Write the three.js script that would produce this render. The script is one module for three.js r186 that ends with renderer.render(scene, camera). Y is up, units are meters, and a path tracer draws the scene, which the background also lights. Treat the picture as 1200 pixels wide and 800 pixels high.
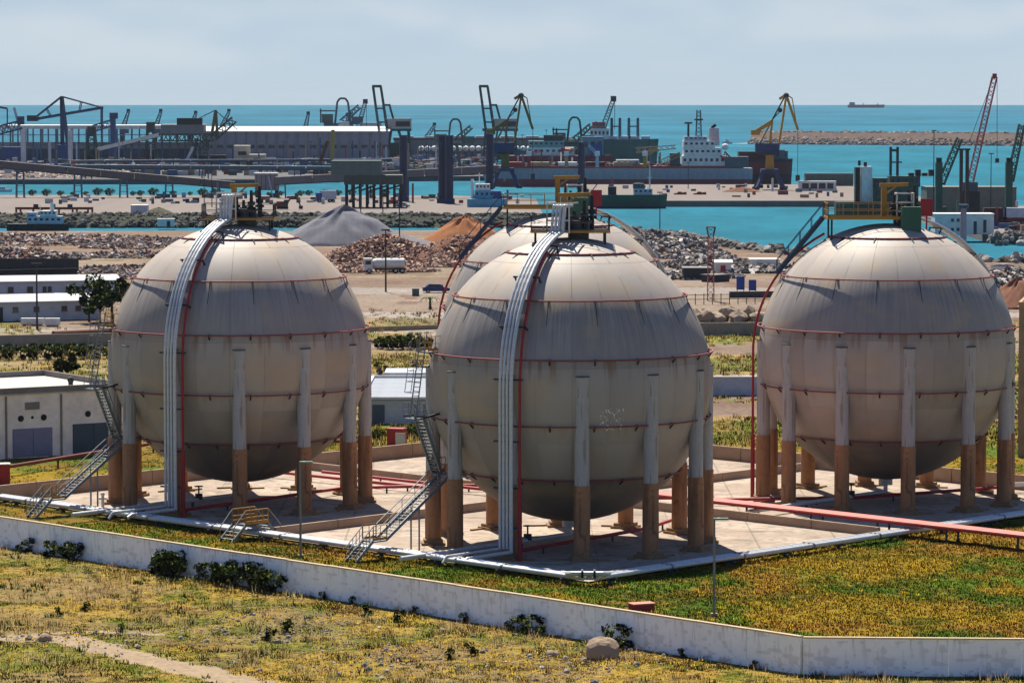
import * as THREE from 'three';
import { mergeGeometries } from 'three/addons/utils/BufferGeometryUtils.js';

// ------------------------------------------------------------------ camera, sky, sun, exposure
const scene = new THREE.Scene();
const camera = new THREE.PerspectiveCamera(11.01, 1024 / 682, 1, 20000);
camera.position.set(0, 32, 0);
camera.lookAt(0, 32 - 291, -4150);
camera.updateMatrixWorld();

const SUN = new THREE.Vector3(-0.1300, 0.8434, -0.5213).normalize();
const clamp = (v, a = 0, b = 1) => Math.min(b, Math.max(a, v));
const mix = (a, b, t) => a + (b - a) * t;
const smooth = (a, b, x) => { const t = clamp((x - a) / (b - a)); return t * t * (3 - 2 * t); };
const mix3 = (a, b, t) => [mix(a[0], b[0], t), mix(a[1], b[1], t), mix(a[2], b[2], t)];
function randomizer(seed) { let s = seed >>> 0; return () => { s = (s + 0x6D2B79F5) | 0; let t = Math.imul(s ^ (s >>> 15), 1 | s); t = (t + Math.imul(t ^ (t >>> 7), 61 | t)) ^ t; return ((t ^ (t >>> 14)) >>> 0) / 4294967296; }; }
const hash2 = (x, y) => { let h = Math.imul(x | 0, 374761393) + Math.imul(y | 0, 668265263); h = Math.imul(h ^ (h >>> 13), 1274126177); return ((h ^ (h >>> 16)) >>> 0) / 4294967296; };
function noise(x, y) { const xi = Math.floor(x), yi = Math.floor(y), fx = x - xi, fy = y - yi, u = fx * fx * (3 - 2 * fx), v = fy * fy * (3 - 2 * fy); return mix(mix(hash2(xi, yi), hash2(xi + 1, yi), u), mix(hash2(xi, yi + 1), hash2(xi + 1, yi + 1), u), v); }
function fbm(x, y, n = 4) { let s = 0, a = 0.5, t = 0; for (let i = 0; i < n; i++) { s += a * noise(x, y); t += a; x = x * 2.03 + 17.1; y = y * 2.03 + 5.7; a *= 0.5; } return s / t; }

{ // computed sky: pale at the horizon, bluer overhead, thin streaks of cloud
  const W = 2048, H = 1024, data = new Float32Array(W * H * 4);
  for (let j = 0; j < H; j++) {
    const el = ((j + 0.5) / H - 0.5) * Math.PI, deg = el * 180 / Math.PI;
    for (let i = 0; i < W; i++) {
      const az = ((i + 0.5) / W - 0.5) * Math.PI * 2;
      const dx = Math.cos(el) * Math.cos(az), dz = Math.cos(el) * Math.sin(az), dy = Math.sin(el);
      const t = 1 - Math.exp(-Math.max(0, deg - 1.4) / 8), t2 = 1 - Math.exp(-Math.max(0, deg) / 1.2);
      let c = mix3([0.308, 0.372, 0.42], [0.278, 0.345, 0.418], t2);
      c = mix3(c, [0.009, 0.055, 0.19], t * 0.95);
      const cs = dx * SUN.x + dy * SUN.y + dz * SUN.z;
      const glow = 0.12 * Math.exp((cs - 1) * 14);
      c = [c[0] + glow * 0.9, c[1] + glow * 0.9, c[2] + glow * 0.85];
      const k = 3.2 / (Math.abs(dy) * 3 + 0.35);
      const cl = smooth(0.52, 0.78, fbm(dx * k * 5 + 3, dz * k * 5 + dy * 90, 5)) * 0.33 * smooth(-0.2, 0.7, deg);
      c = mix3(c, [0.38, 0.42, 0.445], cl);
      const wisp = smooth(0.48, 0.72, fbm(az * 21 + 7, deg * 1.9 + 3, 4)) * smooth(0.1, 0.8, deg) * smooth(16, 3, deg); c = mix3(c, [0.4, 0.435, 0.455], wisp * 0.4);
      if (deg <= 0) c = [0.308, 0.372, 0.42];
      data.set([c[0], c[1], c[2], 1], (j * W + i) * 4);
    }
  }
  const sky = new THREE.DataTexture(data, W, H, THREE.RGBAFormat, THREE.FloatType);
  sky.mapping = THREE.EquirectangularReflectionMapping; sky.magFilter = sky.minFilter = THREE.LinearFilter; sky.wrapS = THREE.RepeatWrapping; sky.needsUpdate = true;
  scene.background = sky; scene.environment = sky;
}
const sun = new THREE.DirectionalLight(new THREE.Color().setRGB(1, 0.92, 0.785), 5);
sun.target.position.set(0, 0, -270); sun.position.copy(sun.target.position).addScaledVector(SUN, 400);
sun.castShadow = true; sun.shadow.mapSize.set(4096, 4096);
Object.assign(sun.shadow.camera, { left: -140, right: 140, top: 140, bottom: -140, near: 1, far: 900 });
scene.add(sun, sun.target);
const renderer = new THREE.WebGLRenderer({ antialias: true });
renderer.setSize(1024, 682);
renderer.toneMapping = THREE.LinearToneMapping;
renderer.toneMappingExposure = 1.75;
renderer.shadowMap.enabled = true;

// ------------------------------------------------------------------ helpers
const taken = {};
function numbered(n) { const k = taken[n] = (taken[n] ?? -1) + 1; return k ? n + '_' + String(k).padStart(3, '0') : n; }
function tag(o, label, category, group) { o.userData.label = label; o.userData.category = category; if (group) o.userData.group = group; return o; }
function thing(name, label, category, at = [0, 0, 0], group) { const o = new THREE.Group(); o.name = numbered(name); o.position.set(...at); scene.add(o); return tag(o, label, category, group); }
function kind(o, k) { o.userData.kind = k; return o; }
function part(name, parent) { const o = new THREE.Group(); o.name = name; parent.add(o); return o; }
function copyOf(src, at, turn, label, group) { const c = src.clone(); c.name = numbered(src.name.replace(/_\d{3}$/, '')); c.position.set(...at); c.rotation.y = turn; c.userData = { ...src.userData }; if (label) c.userData.label = label; if (group) c.userData.group = group; scene.add(c); return c; }
const V = (a) => a.isVector3 ? a : new THREE.Vector3(...a);

class Builder { // collects simple solids in world metres and turns them into one mesh
  constructor() { this.p = []; this.n = []; this.u = []; this.c = null; }
  tri(a, b, c, na, nb, nc, ua, ub, uc) {
    this.p.push(...a, ...b, ...c); this.n.push(...na, ...(nb || na), ...(nc || na));
    if (ua) this.u.push(...ua, ...ub, ...uc);
    else { const [x, y, z] = na.map(Math.abs); for (const q of [a, b, c]) this.u.push(...(y > x && y > z ? [q[0], q[2]] : x > z ? [q[2], q[1]] : [q[0], q[1]])); }
  }
  quad(a, b, c, d, n) { if (!n) { const e = [b[0] - a[0], b[1] - a[1], b[2] - a[2]], f = [d[0] - a[0], d[1] - a[1], d[2] - a[2]]; n = [e[1] * f[2] - e[2] * f[1], e[2] * f[0] - e[0] * f[2], e[0] * f[1] - e[1] * f[0]]; const l = Math.hypot(...n) || 1; n = n.map((v) => v / l); } this.tri(a, b, c, n); this.tri(a, c, d, n); return this; }
  hexa(o, X, Y, Z) { // box from a corner and three edge vectors
    const P = (i, j, k) => [o[0] + i * X[0] + j * Y[0] + k * Z[0], o[1] + i * X[1] + j * Y[1] + k * Z[1], o[2] + i * X[2] + j * Y[2] + k * Z[2]];
    this.quad(P(0, 0, 1), P(1, 0, 1), P(1, 1, 1), P(0, 1, 1)); this.quad(P(1, 0, 0), P(0, 0, 0), P(0, 1, 0), P(1, 1, 0));
    this.quad(P(0, 0, 0), P(0, 0, 1), P(0, 1, 1), P(0, 1, 0)); this.quad(P(1, 0, 1), P(1, 0, 0), P(1, 1, 0), P(1, 1, 1));
    this.quad(P(0, 1, 1), P(1, 1, 1), P(1, 1, 0), P(0, 1, 0)); this.quad(P(0, 0, 0), P(1, 0, 0), P(1, 0, 1), P(0, 0, 1)); return this;
  }
  box(x, y, z, w, h, d, turn = 0) { // x, z centre; y the underside
    const c = Math.cos(turn), s = Math.sin(turn), X = [w * c, 0, -w * s], Z = [d * s, 0, d * c];
    return this.hexa([x - X[0] / 2 - Z[0] / 2, y, z - X[2] / 2 - Z[2] / 2], X, [0, h, 0], Z);
  }
  bar(a, b, w, h = w) { // beam with a rectangular section
    const d = V(b).sub(V(a)); const up = Math.abs(d.clone().normalize().y) > 0.97 ? new THREE.Vector3(0, 0, 1) : new THREE.Vector3(0, 1, 0);
    const s = new THREE.Vector3().crossVectors(d, up).normalize(), u = new THREE.Vector3().crossVectors(s, d).normalize();
    const o = V(a).addScaledVector(s, -w / 2).addScaledVector(u, -h / 2);
    return this.hexa(o.toArray(), s.multiplyScalar(w).toArray(), u.multiplyScalar(h).toArray(), d.negate().toArray().map((v) => -v));
  }
  rod(a, b, r, r2 = r, seg = 8, ends = true) {
    const A = V(a).clone(), B = V(b).clone(), d = B.clone().sub(A), l = d.length(); if (l < 1e-6) return this; d.divideScalar(l);
    const s = new THREE.Vector3().crossVectors(d, Math.abs(d.y) > 0.9 ? new THREE.Vector3(1, 0, 0) : new THREE.Vector3(0, 1, 0)).normalize(), u = new THREE.Vector3().crossVectors(d, s);
    const ring = []; for (let i = 0; i <= seg; i++) { const t = i / seg * Math.PI * 2; ring.push(s.clone().multiplyScalar(Math.cos(t)).addScaledVector(u, Math.sin(t))); }
    const at = (c, i, rr) => c.clone().addScaledVector(ring[i], rr).toArray();
    for (let i = 0; i < seg; i++) {
      const n0 = ring[i].toArray(), n1 = ring[i + 1].toArray(), u0 = i / seg * 6.283 * r, u1 = (i + 1) / seg * 6.283 * r;
      this.tri(at(A, i, r), at(A, i + 1, r), at(B, i + 1, r2), n0, n1, n1, [u0, 0], [u1, 0], [u1, l]);
      this.tri(at(A, i, r), at(B, i + 1, r2), at(B, i, r2), n0, n1, n0, [u0, 0], [u1, l], [u0, l]);
      if (ends) { const dn = d.toArray(), da = dn.map((v) => -v); this.tri(B.toArray(), at(B, i, r2), at(B, i + 1, r2), dn); this.tri(A.toArray(), at(A, i + 1, r), at(A, i, r), da); }
    }
    return this;
  }
  ball(c, r, seg = 8) { return this.geometry(new THREE.SphereGeometry(r, seg, Math.max(4, seg >> 1)), new THREE.Matrix4().setPosition(...c)); }
  pipe(pts, r, seg = 8) { for (let i = 0; i + 1 < pts.length; i++) { this.rod(pts[i], pts[i + 1], r, r, seg, i === 0 || i + 2 === pts.length); if (i) this.ball(V(pts[i]).toArray(), r, seg); } return this; }
  lattice(a, b, w0, w1, n, t, cross) { // a square truss boom
    const A = V(a), B = V(b), d = B.clone().sub(A).normalize(), s = cross ? V(cross).clone().normalize() : new THREE.Vector3().crossVectors(d, Math.abs(d.y) > 0.97 ? new THREE.Vector3(0, 0, 1) : new THREE.Vector3(0, 1, 0)).normalize(), u = new THREE.Vector3().crossVectors(s, d).normalize();
    const at = (k, i) => { const w = mix(w0, w1, k / n) / 2, [p, q] = [[1, 1], [1, -1], [-1, -1], [-1, 1]][i % 4]; return A.clone().lerp(B, k / n).addScaledVector(s, p * w).addScaledVector(u, q * w).toArray(); };
    for (let i = 0; i < 4; i++) { this.bar(at(0, i), at(n, i), t); for (let k = 0; k < n; k++) this.bar(at(k, i + (k % 2)), at(k + 1, i + 1 - (k % 2)), t * 0.6); }
    return this;
  }
  prism(poly, y0, y1) { // a slab over a polygon of [x, z]
    const tris = THREE.ShapeUtils.triangulateShape(poly.map((q) => new THREE.Vector2(q[0], q[1])), []);
    const area = THREE.ShapeUtils.area(poly.map((q) => new THREE.Vector2(q[0], q[1])));
    for (const [i, j, k] of tris) { const [a, b, c] = area > 0 ? [k, j, i] : [i, j, k]; for (const [y, s] of [[y1, 1], [y0, -1]]) { const q = [a, b, c].map((v) => [poly[v][0], y, poly[v][1]]); if (s < 0) q.reverse(); const e = (q[1][2] - q[0][2]) * (q[2][0] - q[0][0]) - (q[1][0] - q[0][0]) * (q[2][2] - q[0][2]); if (e * s < 0) q.reverse(); this.tri(...q, [0, s, 0]); } }
    for (let i = 0; i < poly.length; i++) { const a = poly[i], b = poly[(i + 1) % poly.length]; const dx = b[0] - a[0], dz = b[1] - a[1], l = Math.hypot(dx, dz) || 1, g = area > 0 ? 1 : -1; this.quad([a[0], y0, a[1]], [b[0], y0, b[1]], [b[0], y1, b[1]], [a[0], y1, a[1]], [g * dz / l, 0, -g * dx / l]); }
    return this;
  }
  geometry(g, m) {
    if (m) g.applyMatrix4(m); if (g.index) g = g.toNonIndexed();
    const p = g.attributes.position.array, n = g.attributes.normal.array, u = g.attributes.uv?.array;
    for (let i = 0; i < p.length; i++) { this.p.push(p[i]); this.n.push(n[i]); }
    for (let i = 0; i < p.length / 3; i++) this.u.push(u ? u[i * 2] : p[i * 3], u ? u[i * 2 + 1] : p[i * 3 + 2]);
    return this;
  }
  done(off) { const g = new THREE.BufferGeometry(); const p = new Float32Array(this.p); if (off) for (let i = 0; i < p.length; i += 3) { p[i] -= off.x; p[i + 1] -= off.y; p[i + 2] -= off.z; } g.setAttribute('position', new THREE.BufferAttribute(p, 3)); g.setAttribute('normal', new THREE.BufferAttribute(new Float32Array(this.n), 3)); g.setAttribute('uv', new THREE.BufferAttribute(new Float32Array(this.u), 2)); return g; }
  build(name, material, parent) { let off = new THREE.Vector3(); for (let q = parent; q && q !== scene; q = q.parent) off.add(q.position); const m = new THREE.Mesh(this.done(off), material); m.name = parent ? name : numbered(name); (parent || scene).add(m); return m; }
}
const B = () => new Builder();
function whole(builder, name, material, label, category, at, group) { // a thing that is one mesh, its origin at its base
  const o = new THREE.Vector3(...at), m = new THREE.Mesh(builder.done(o), material); m.position.copy(o); m.name = numbered(name); scene.add(m); return tag(m, label, category, group);
}

// ------------------------------------------------------------------ materials
function texture(w, h, fn, srgb = true) {
  const d = new Uint8Array(w * h * 4);
  for (let j = 0; j < h; j++) for (let i = 0; i < w; i++) { const c = fn(i / w, j / h, i, j), k = (j * w + i) * 4; for (let q = 0; q < 3; q++) { const v = clamp(c[q]); d[k + q] = 255 * (srgb ? (v < 0.0031308 ? v * 12.92 : 1.055 * v ** (1 / 2.4) - 0.055) : v); } d[k + 3] = 255; }
  const t = new THREE.DataTexture(d, w, h, THREE.RGBAFormat); t.wrapS = t.wrapT = THREE.RepeatWrapping; t.magFilter = THREE.LinearFilter; t.minFilter = THREE.LinearMipmapLinearFilter; t.generateMipmaps = true; if (srgb) t.colorSpace = THREE.SRGBColorSpace; t.needsUpdate = true; return t;
}
function tiled(t, metres) { t.repeat.set(1 / metres, 1 / metres); return t; }
// a tiling mottle that multiplies a paint colour: fine grain, blotches, runs
const wrapNoise = (u, v, f, s) => { const x = u * f, y = v * f, xi = Math.floor(x), yi = Math.floor(y), a = x - xi, b = y - yi, p = a * a * (3 - 2 * a), q = b * b * (3 - 2 * b), h = (i, j) => hash2(((i % f) + f) % f + s * 131, ((j % f) + f) % f + s * 57); return mix(mix(h(xi, yi), h(xi + 1, yi), p), mix(h(xi, yi + 1), h(xi + 1, yi + 1), p), q); };
const mottle = texture(256, 256, (u, v) => { const n = 0.5 * wrapNoise(u, v, 6, 1) + 0.3 * wrapNoise(u, v, 17, 2) + 0.2 * wrapNoise(u, v, 90, 3); const g = 0.7 + 0.42 * n; return [g, g * 0.99, g * 0.97]; });
const mottleAt = (m) => { const t = mottle.clone(); t.needsUpdate = true; return tiled(t, m); };
const mott1 = mottleAt(1.3), mott4 = mottleAt(5), mott20 = mottleAt(23);
function paint(hex, rough = 0.7, metal = 0, map = mott4, extra = {}) { return new THREE.MeshStandardMaterial({ color: new THREE.Color(hex).multiplyScalar(0.85), roughness: rough, metalness: metal, map, ...extra }); }
// paint with rust runs for the steel legs; cracked, patched cement for their fireproofing (u round the leg in metres, v up)
const legTex = texture(256, 512, (u, v) => { const b = 0.5 * wrapNoise(u, v, 7, 41) + 0.5 * wrapNoise(u, v, 30, 42), run = smooth(0.62, 0.85, wrapNoise(u, v * 0.09, 26, 43)); const g = 0.82 + 0.26 * b; return mix3([g, g, g], [0.5, 0.33, 0.2], run * 0.55); });
const fireTex = texture(256, 512, (u, v) => { const b = 0.55 * wrapNoise(u, v, 5, 44) + 0.3 * wrapNoise(u, v, 19, 45) + 0.15 * wrapNoise(u, v, 70, 46), patch = smooth(0.6, 0.68, wrapNoise(u, v, 6, 47)), crack = smooth(0.03, 0.0, Math.abs(wrapNoise(u, v, 9, 48) - 0.5)), run = smooth(0.6, 0.85, wrapNoise(u, v * 0.12, 18, 49)); let c = [0.62 + 0.5 * b, 0.6 + 0.48 * b, 0.58 + 0.46 * b]; c = mix3(c, [0.95, 0.93, 0.9], patch * 0.4); c = mix3(c, [0.35, 0.28, 0.24], run * 0.5); return mix3(c, [0.3, 0.25, 0.22], crack * 0.6); });
for (const t of [legTex, fireTex]) t.repeat.set(1 / 3.6, 1 / 6.1);
const M = {
  deepRed: paint('#a8202c', 0.55), red: paint('#bf4a48', 0.6), whitePipe: paint('#d9dde2', 0.42, 0.25, mott1), yellow: paint('#b8862c', 0.6), darkSteel: paint('#2a2d34', 0.6, 0.3), blueSteel: paint('#27405f', 0.6, 0.1),
  galv: paint('#8d9296', 0.5, 0.5), legPaint: paint('#bcb8b4', 0.7, 0, legTex), fireproof: paint('#b58660', 0.95, 0, fireTex), concrete: paint('#a8957f', 0.95, 0, mott4), plinth: paint('#9a7c5c', 0.95, 0, mott1), ringRed: paint('#96484a', 0.65),
  white: paint('#dcdcd8', 0.7), navy: paint('#1d2648', 0.6), capDark: paint('#4d4f52', 0.7), stairSteel: paint('#8b97a3', 0.5, 0.2),
};

// ------------------------------------------------------------------ the tank farm
const CORNER = [5, -230.3], E1 = [-0.695, -0.719], E2 = [0.685, -0.729]; // front corner of the pad and the directions of its two front edges
const pad = (a, b, y = 0) => [CORNER[0] + a * E1[0] + b * E2[0], y, CORNER[1] + a * E1[1] + b * E2[1]];
const padXZ = (a, b) => { const p = pad(a, b); return [p[0], p[2]]; };
const around = (c, az, r, y) => [c[0] + r * Math.sin(az), y, c[2] + r * Math.cos(az)];
const DEG = Math.PI / 180, R = 10, HC = 11.8;

// steel of the spheres: sun-bleached cream paint, rust weeping from the rings, soot runs, plates of slightly different tone
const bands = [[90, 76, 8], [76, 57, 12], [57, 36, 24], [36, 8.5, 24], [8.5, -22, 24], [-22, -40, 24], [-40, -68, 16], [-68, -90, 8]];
function shellMap(seed, soot) {
  return texture(2048, 1024, (u, v) => {
    const lat = (v - 0.5) * 180, lon = u * 360;
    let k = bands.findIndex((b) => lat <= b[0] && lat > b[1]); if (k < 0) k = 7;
    const pl = Math.floor(lon / (360 / bands[k][2]));
    let c = [0.385, 0.335, 0.292];
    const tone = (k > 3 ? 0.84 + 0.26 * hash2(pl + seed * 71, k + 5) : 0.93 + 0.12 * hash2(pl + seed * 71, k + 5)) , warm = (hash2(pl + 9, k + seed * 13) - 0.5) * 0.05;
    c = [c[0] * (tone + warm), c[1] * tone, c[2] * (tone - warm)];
    if (k === 3) c = [c[0] * 0.84, c[1] * 0.86, c[2] * 0.9]; // greyer plates above the equator, toned down further to deepen the upper shade
    if (k > 5) c = [c[0] * 0.6, c[1] * 0.58, c[2] * 0.56]; // darker plates below the lowest spray ring
    const blot = fbm(lon / 9, lat / 9 + seed * 7, 4), fine = noise(lon * 5, lat * 5 + seed);
    const g = 0.88 + 0.2 * blot + 0.06 * (fine - 0.5); c = c.map((q) => q * g);
    // narrow weeping runs: strongly stretched along the meridian
    const run = (f, s) => { const n = noise(lon * f + s, lat * 0.05 + s) * 0.65 + 0.35 * noise(lon * f * 2.7 + s, lat * 0.14); return n; };
    for (const [from, len, f, amt, col] of [[36.5, 22, 1.4, soot * 0.95, [0.085, 0.088, 0.095]], [34, 22, 3.1, soot * 0.6, [0.1, 0.1, 0.105]], [35.8, 24, 0.8, soot * 0.65, [0.12, 0.12, 0.125]], [11.5, 10, 0.5, 0.8, [0.2, 0.1, 0.045]], [11, 5, 2.2, 0.3, [0.16, 0.11, 0.07]], [-14.5, 8, 0.8, 0.28, [0.2, 0.13, 0.08]], [64, 20, 1.1, 0.14, [0.3, 0.2, 0.12]]]) {
      if (lat > from || lat < from - len) continue;
      const d = (from - lat) / len, r = smooth(0.5, 0.8, run(f, from + seed * 3)) * (1 - d) * amt;
      c = mix3(c, col, r);
    }
    { const s = (soot > 0.5 ? 1 : 0.6) * smooth(0.36, 0.8, run(0.9, 40 + seed) * 0.75 + 0.25 * blot) * smooth(40, 33, lat) * smooth(4, 20, lat) * 0.4; c = mix3(c, [0.14, 0.15, 0.165], s); }
    const oc = smooth(0.52, 0.8, fbm(lon / 22 + seed * 3.3, lat / 12, 4)) * 0.32; c = mix3(c, [0.52, 0.36, 0.17], oc);
    // flaked paint: small pale scabs below the equator of the second sphere
    if (soot > 0.5) { const dx = (lon - (180 + 16)) , dy = lat + 11.8, n = noise(lon * 2.3, lat * 1.7); if (Math.abs(dx) < 5 && Math.abs(dy) < 4.5 && n > 0.74) c = [0.8, 0.78, 0.74]; }
    return c;
  });
}
const shellMaterial = (map) => new THREE.MeshStandardMaterial({ map, roughness: 0.62, metalness: 0 });
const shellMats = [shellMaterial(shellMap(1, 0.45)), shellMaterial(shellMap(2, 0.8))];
const seamMat = paint('#8d867a', 0.8);
// one curved plate between two latitudes and two longitudes, its sides turned in
function plateGeometry(la1, la0, lo0, lo1) {
  const NU = 4, NV = 5, gap = 0.0011, p = [], n = [], t = [], ix = [];
  const lat = (j) => mix(la0 * DEG + gap, la1 * DEG - gap, j / NV), cosMid = Math.max(0.12, Math.cos((la0 + la1) / 2 * DEG));
  const lon = (i) => mix(lo0 * DEG + gap / cosMid, lo1 * DEG - gap / cosMid, i / NU);
  const vert = (la, lo, r) => { const d = [Math.cos(la) * Math.sin(lo), Math.sin(la), Math.cos(la) * Math.cos(lo)]; p.push(d[0] * r, d[1] * r, d[2] * r); n.push(...d); t.push(lo / (2 * Math.PI) + 0.5, la / Math.PI + 0.5); return p.length / 3 - 1; };
  const id = []; for (let j = 0; j <= NV; j++) for (let i = 0; i <= NU; i++) id.push(vert(lat(j), lon(i), R + 0.03));
  const at = (i, j) => id[j * (NU + 1) + i];
  for (let j = 0; j < NV; j++) for (let i = 0; i < NU; i++) ix.push(at(i, j), at(i + 1, j), at(i + 1, j + 1), at(i, j), at(i + 1, j + 1), at(i, j + 1));
  const rim = []; for (let i = 0; i < NU; i++) rim.push([i, 0]); for (let j = 0; j < NV; j++) rim.push([NU, j]); for (let i = NU; i > 0; i--) rim.push([i, NV]); for (let j = NV; j > 0; j--) rim.push([0, j]);
  rim.forEach(([i, j], k) => { const [i2, j2] = rim[(k + 1) % rim.length]; const a = at(i, j), b = at(i2, j2), c = vert(lat(j), lon(i), R - 0.04), d = vert(lat(j2), lon(i2), R - 0.04); ix.push(a, c, b, b, c, d); });
  const g = new THREE.BufferGeometry(); g.setAttribute('position', new THREE.Float32BufferAttribute(p, 3)); g.setAttribute('normal', new THREE.Float32BufferAttribute(n, 3)); g.setAttribute('uv', new THREE.Float32BufferAttribute(t, 2)); g.setIndex(ix); return g;
}
const plates = []; for (const [a, b, n] of bands) for (let k = 0; k < n; k++) plates.push(plateGeometry(a, b, -180 + k * 360 / n, -180 + (k + 1) * 360 / n));
const coreGeometry = new THREE.SphereGeometry(R - 0.015, 128, 64);
const shared = {}; const once = (key, make) => shared[key] ??= make();
function mesh(name, geometry, material, parent, at) { const m = new THREE.Mesh(geometry, material); m.name = name; if (at) m.position.set(...at); parent.add(m); return m; }

// latitude rings of the water spray: height over the centre, radius
const rings = [[9.02, 4.5], [6.0, 8.3], [2.05, 10.12], [-2.5, 9.98], [-6.4, 7.95]];
function sprayRing(t, h, r, k) {
  const y = HC + h, g = part('spray_ring', t);
  const seg = 96, pts = []; for (let i = 0; i <= seg; i++) pts.push([r * Math.sin(i / seg * 6.28319), y, r * Math.cos(i / seg * 6.28319)]);
  mesh('ring_pipe', once('ring' + k, () => { const b = B(); for (let i = 0; i < seg; i++) b.rod(pts[i], pts[i + 1], 0.065, 0.065, 6, false); return b.done(); }), k === 0 ? M.ringRed : M.ringRed, g);
  const n = k === 0 ? 10 : k === 1 ? 16 : 20, rs = Math.sqrt(Math.max(0, R * R - h * h));
  for (let i = 0; i < n; i++) {
    const az = (i + 0.5) / n * 2 * Math.PI, long = k === 1 && true;
    const hh = k === 1 ? h - 1.7 : h - 0.35, r2 = Math.sqrt(Math.max(0.01, R * R - hh * hh)) + 0.01;
    mesh('bracket', once('bracket' + k + '_' + i, () => { const b = B(); if (long) { b.rod(around([0, 0, 0], az, r, y), around([0, 0, 0], az, r + 0.12, y - 0.42), 0.035, 0.035, 5); b.rod(around([0, 0, 0], az, r + 0.12, y - 0.42), around([0, 0, 0], az, r2, HC + hh), 0.03, 0.03, 5); } else b.rod(around([0, 0, 0], az, r, y), around([0, 0, 0], az, r2, HC + hh), 0.06, 0.06, 5); b.box(...around([0, 0, 0], az, rs + 0.02, y - 0.05), 0.16, 0.12, 0.3, az); return b.done(); }), k === 1 ? M.capDark : M.darkSteel, g);
  }
}
function railing(g, x0, z0, x1, z1, y, mat, posts) { // posts and two rails around a deck, each side a part
  const c = [[x0, z0], [x1, z0], [x1, z1], [x0, z1]];
  for (let s = 0; s < 4; s++) { const [a, b] = [c[s], c[(s + 1) % 4]], m = B(), n = posts; for (let i = 0; i <= n; i++) { const x = mix(a[0], b[0], i / n), z = mix(a[1], b[1], i / n); m.bar([x, y, z], [x, y + 1.1, z], 0.05); } for (const h of [0.55, 1.1]) m.bar([a[0], y + h, a[1]], [b[0], y + h, b[1]], 0.045); m.bar([a[0], y + 0.07, a[1]], [b[0], y + 0.07, b[1]], 0.02, 0.09); m.build('railing', mat, g); }
}
const over = (az, lat, r) => [r * Math.cos(lat) * Math.sin(az), HC + r * Math.sin(lat), r * Math.cos(lat) * Math.cos(az)];
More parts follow.
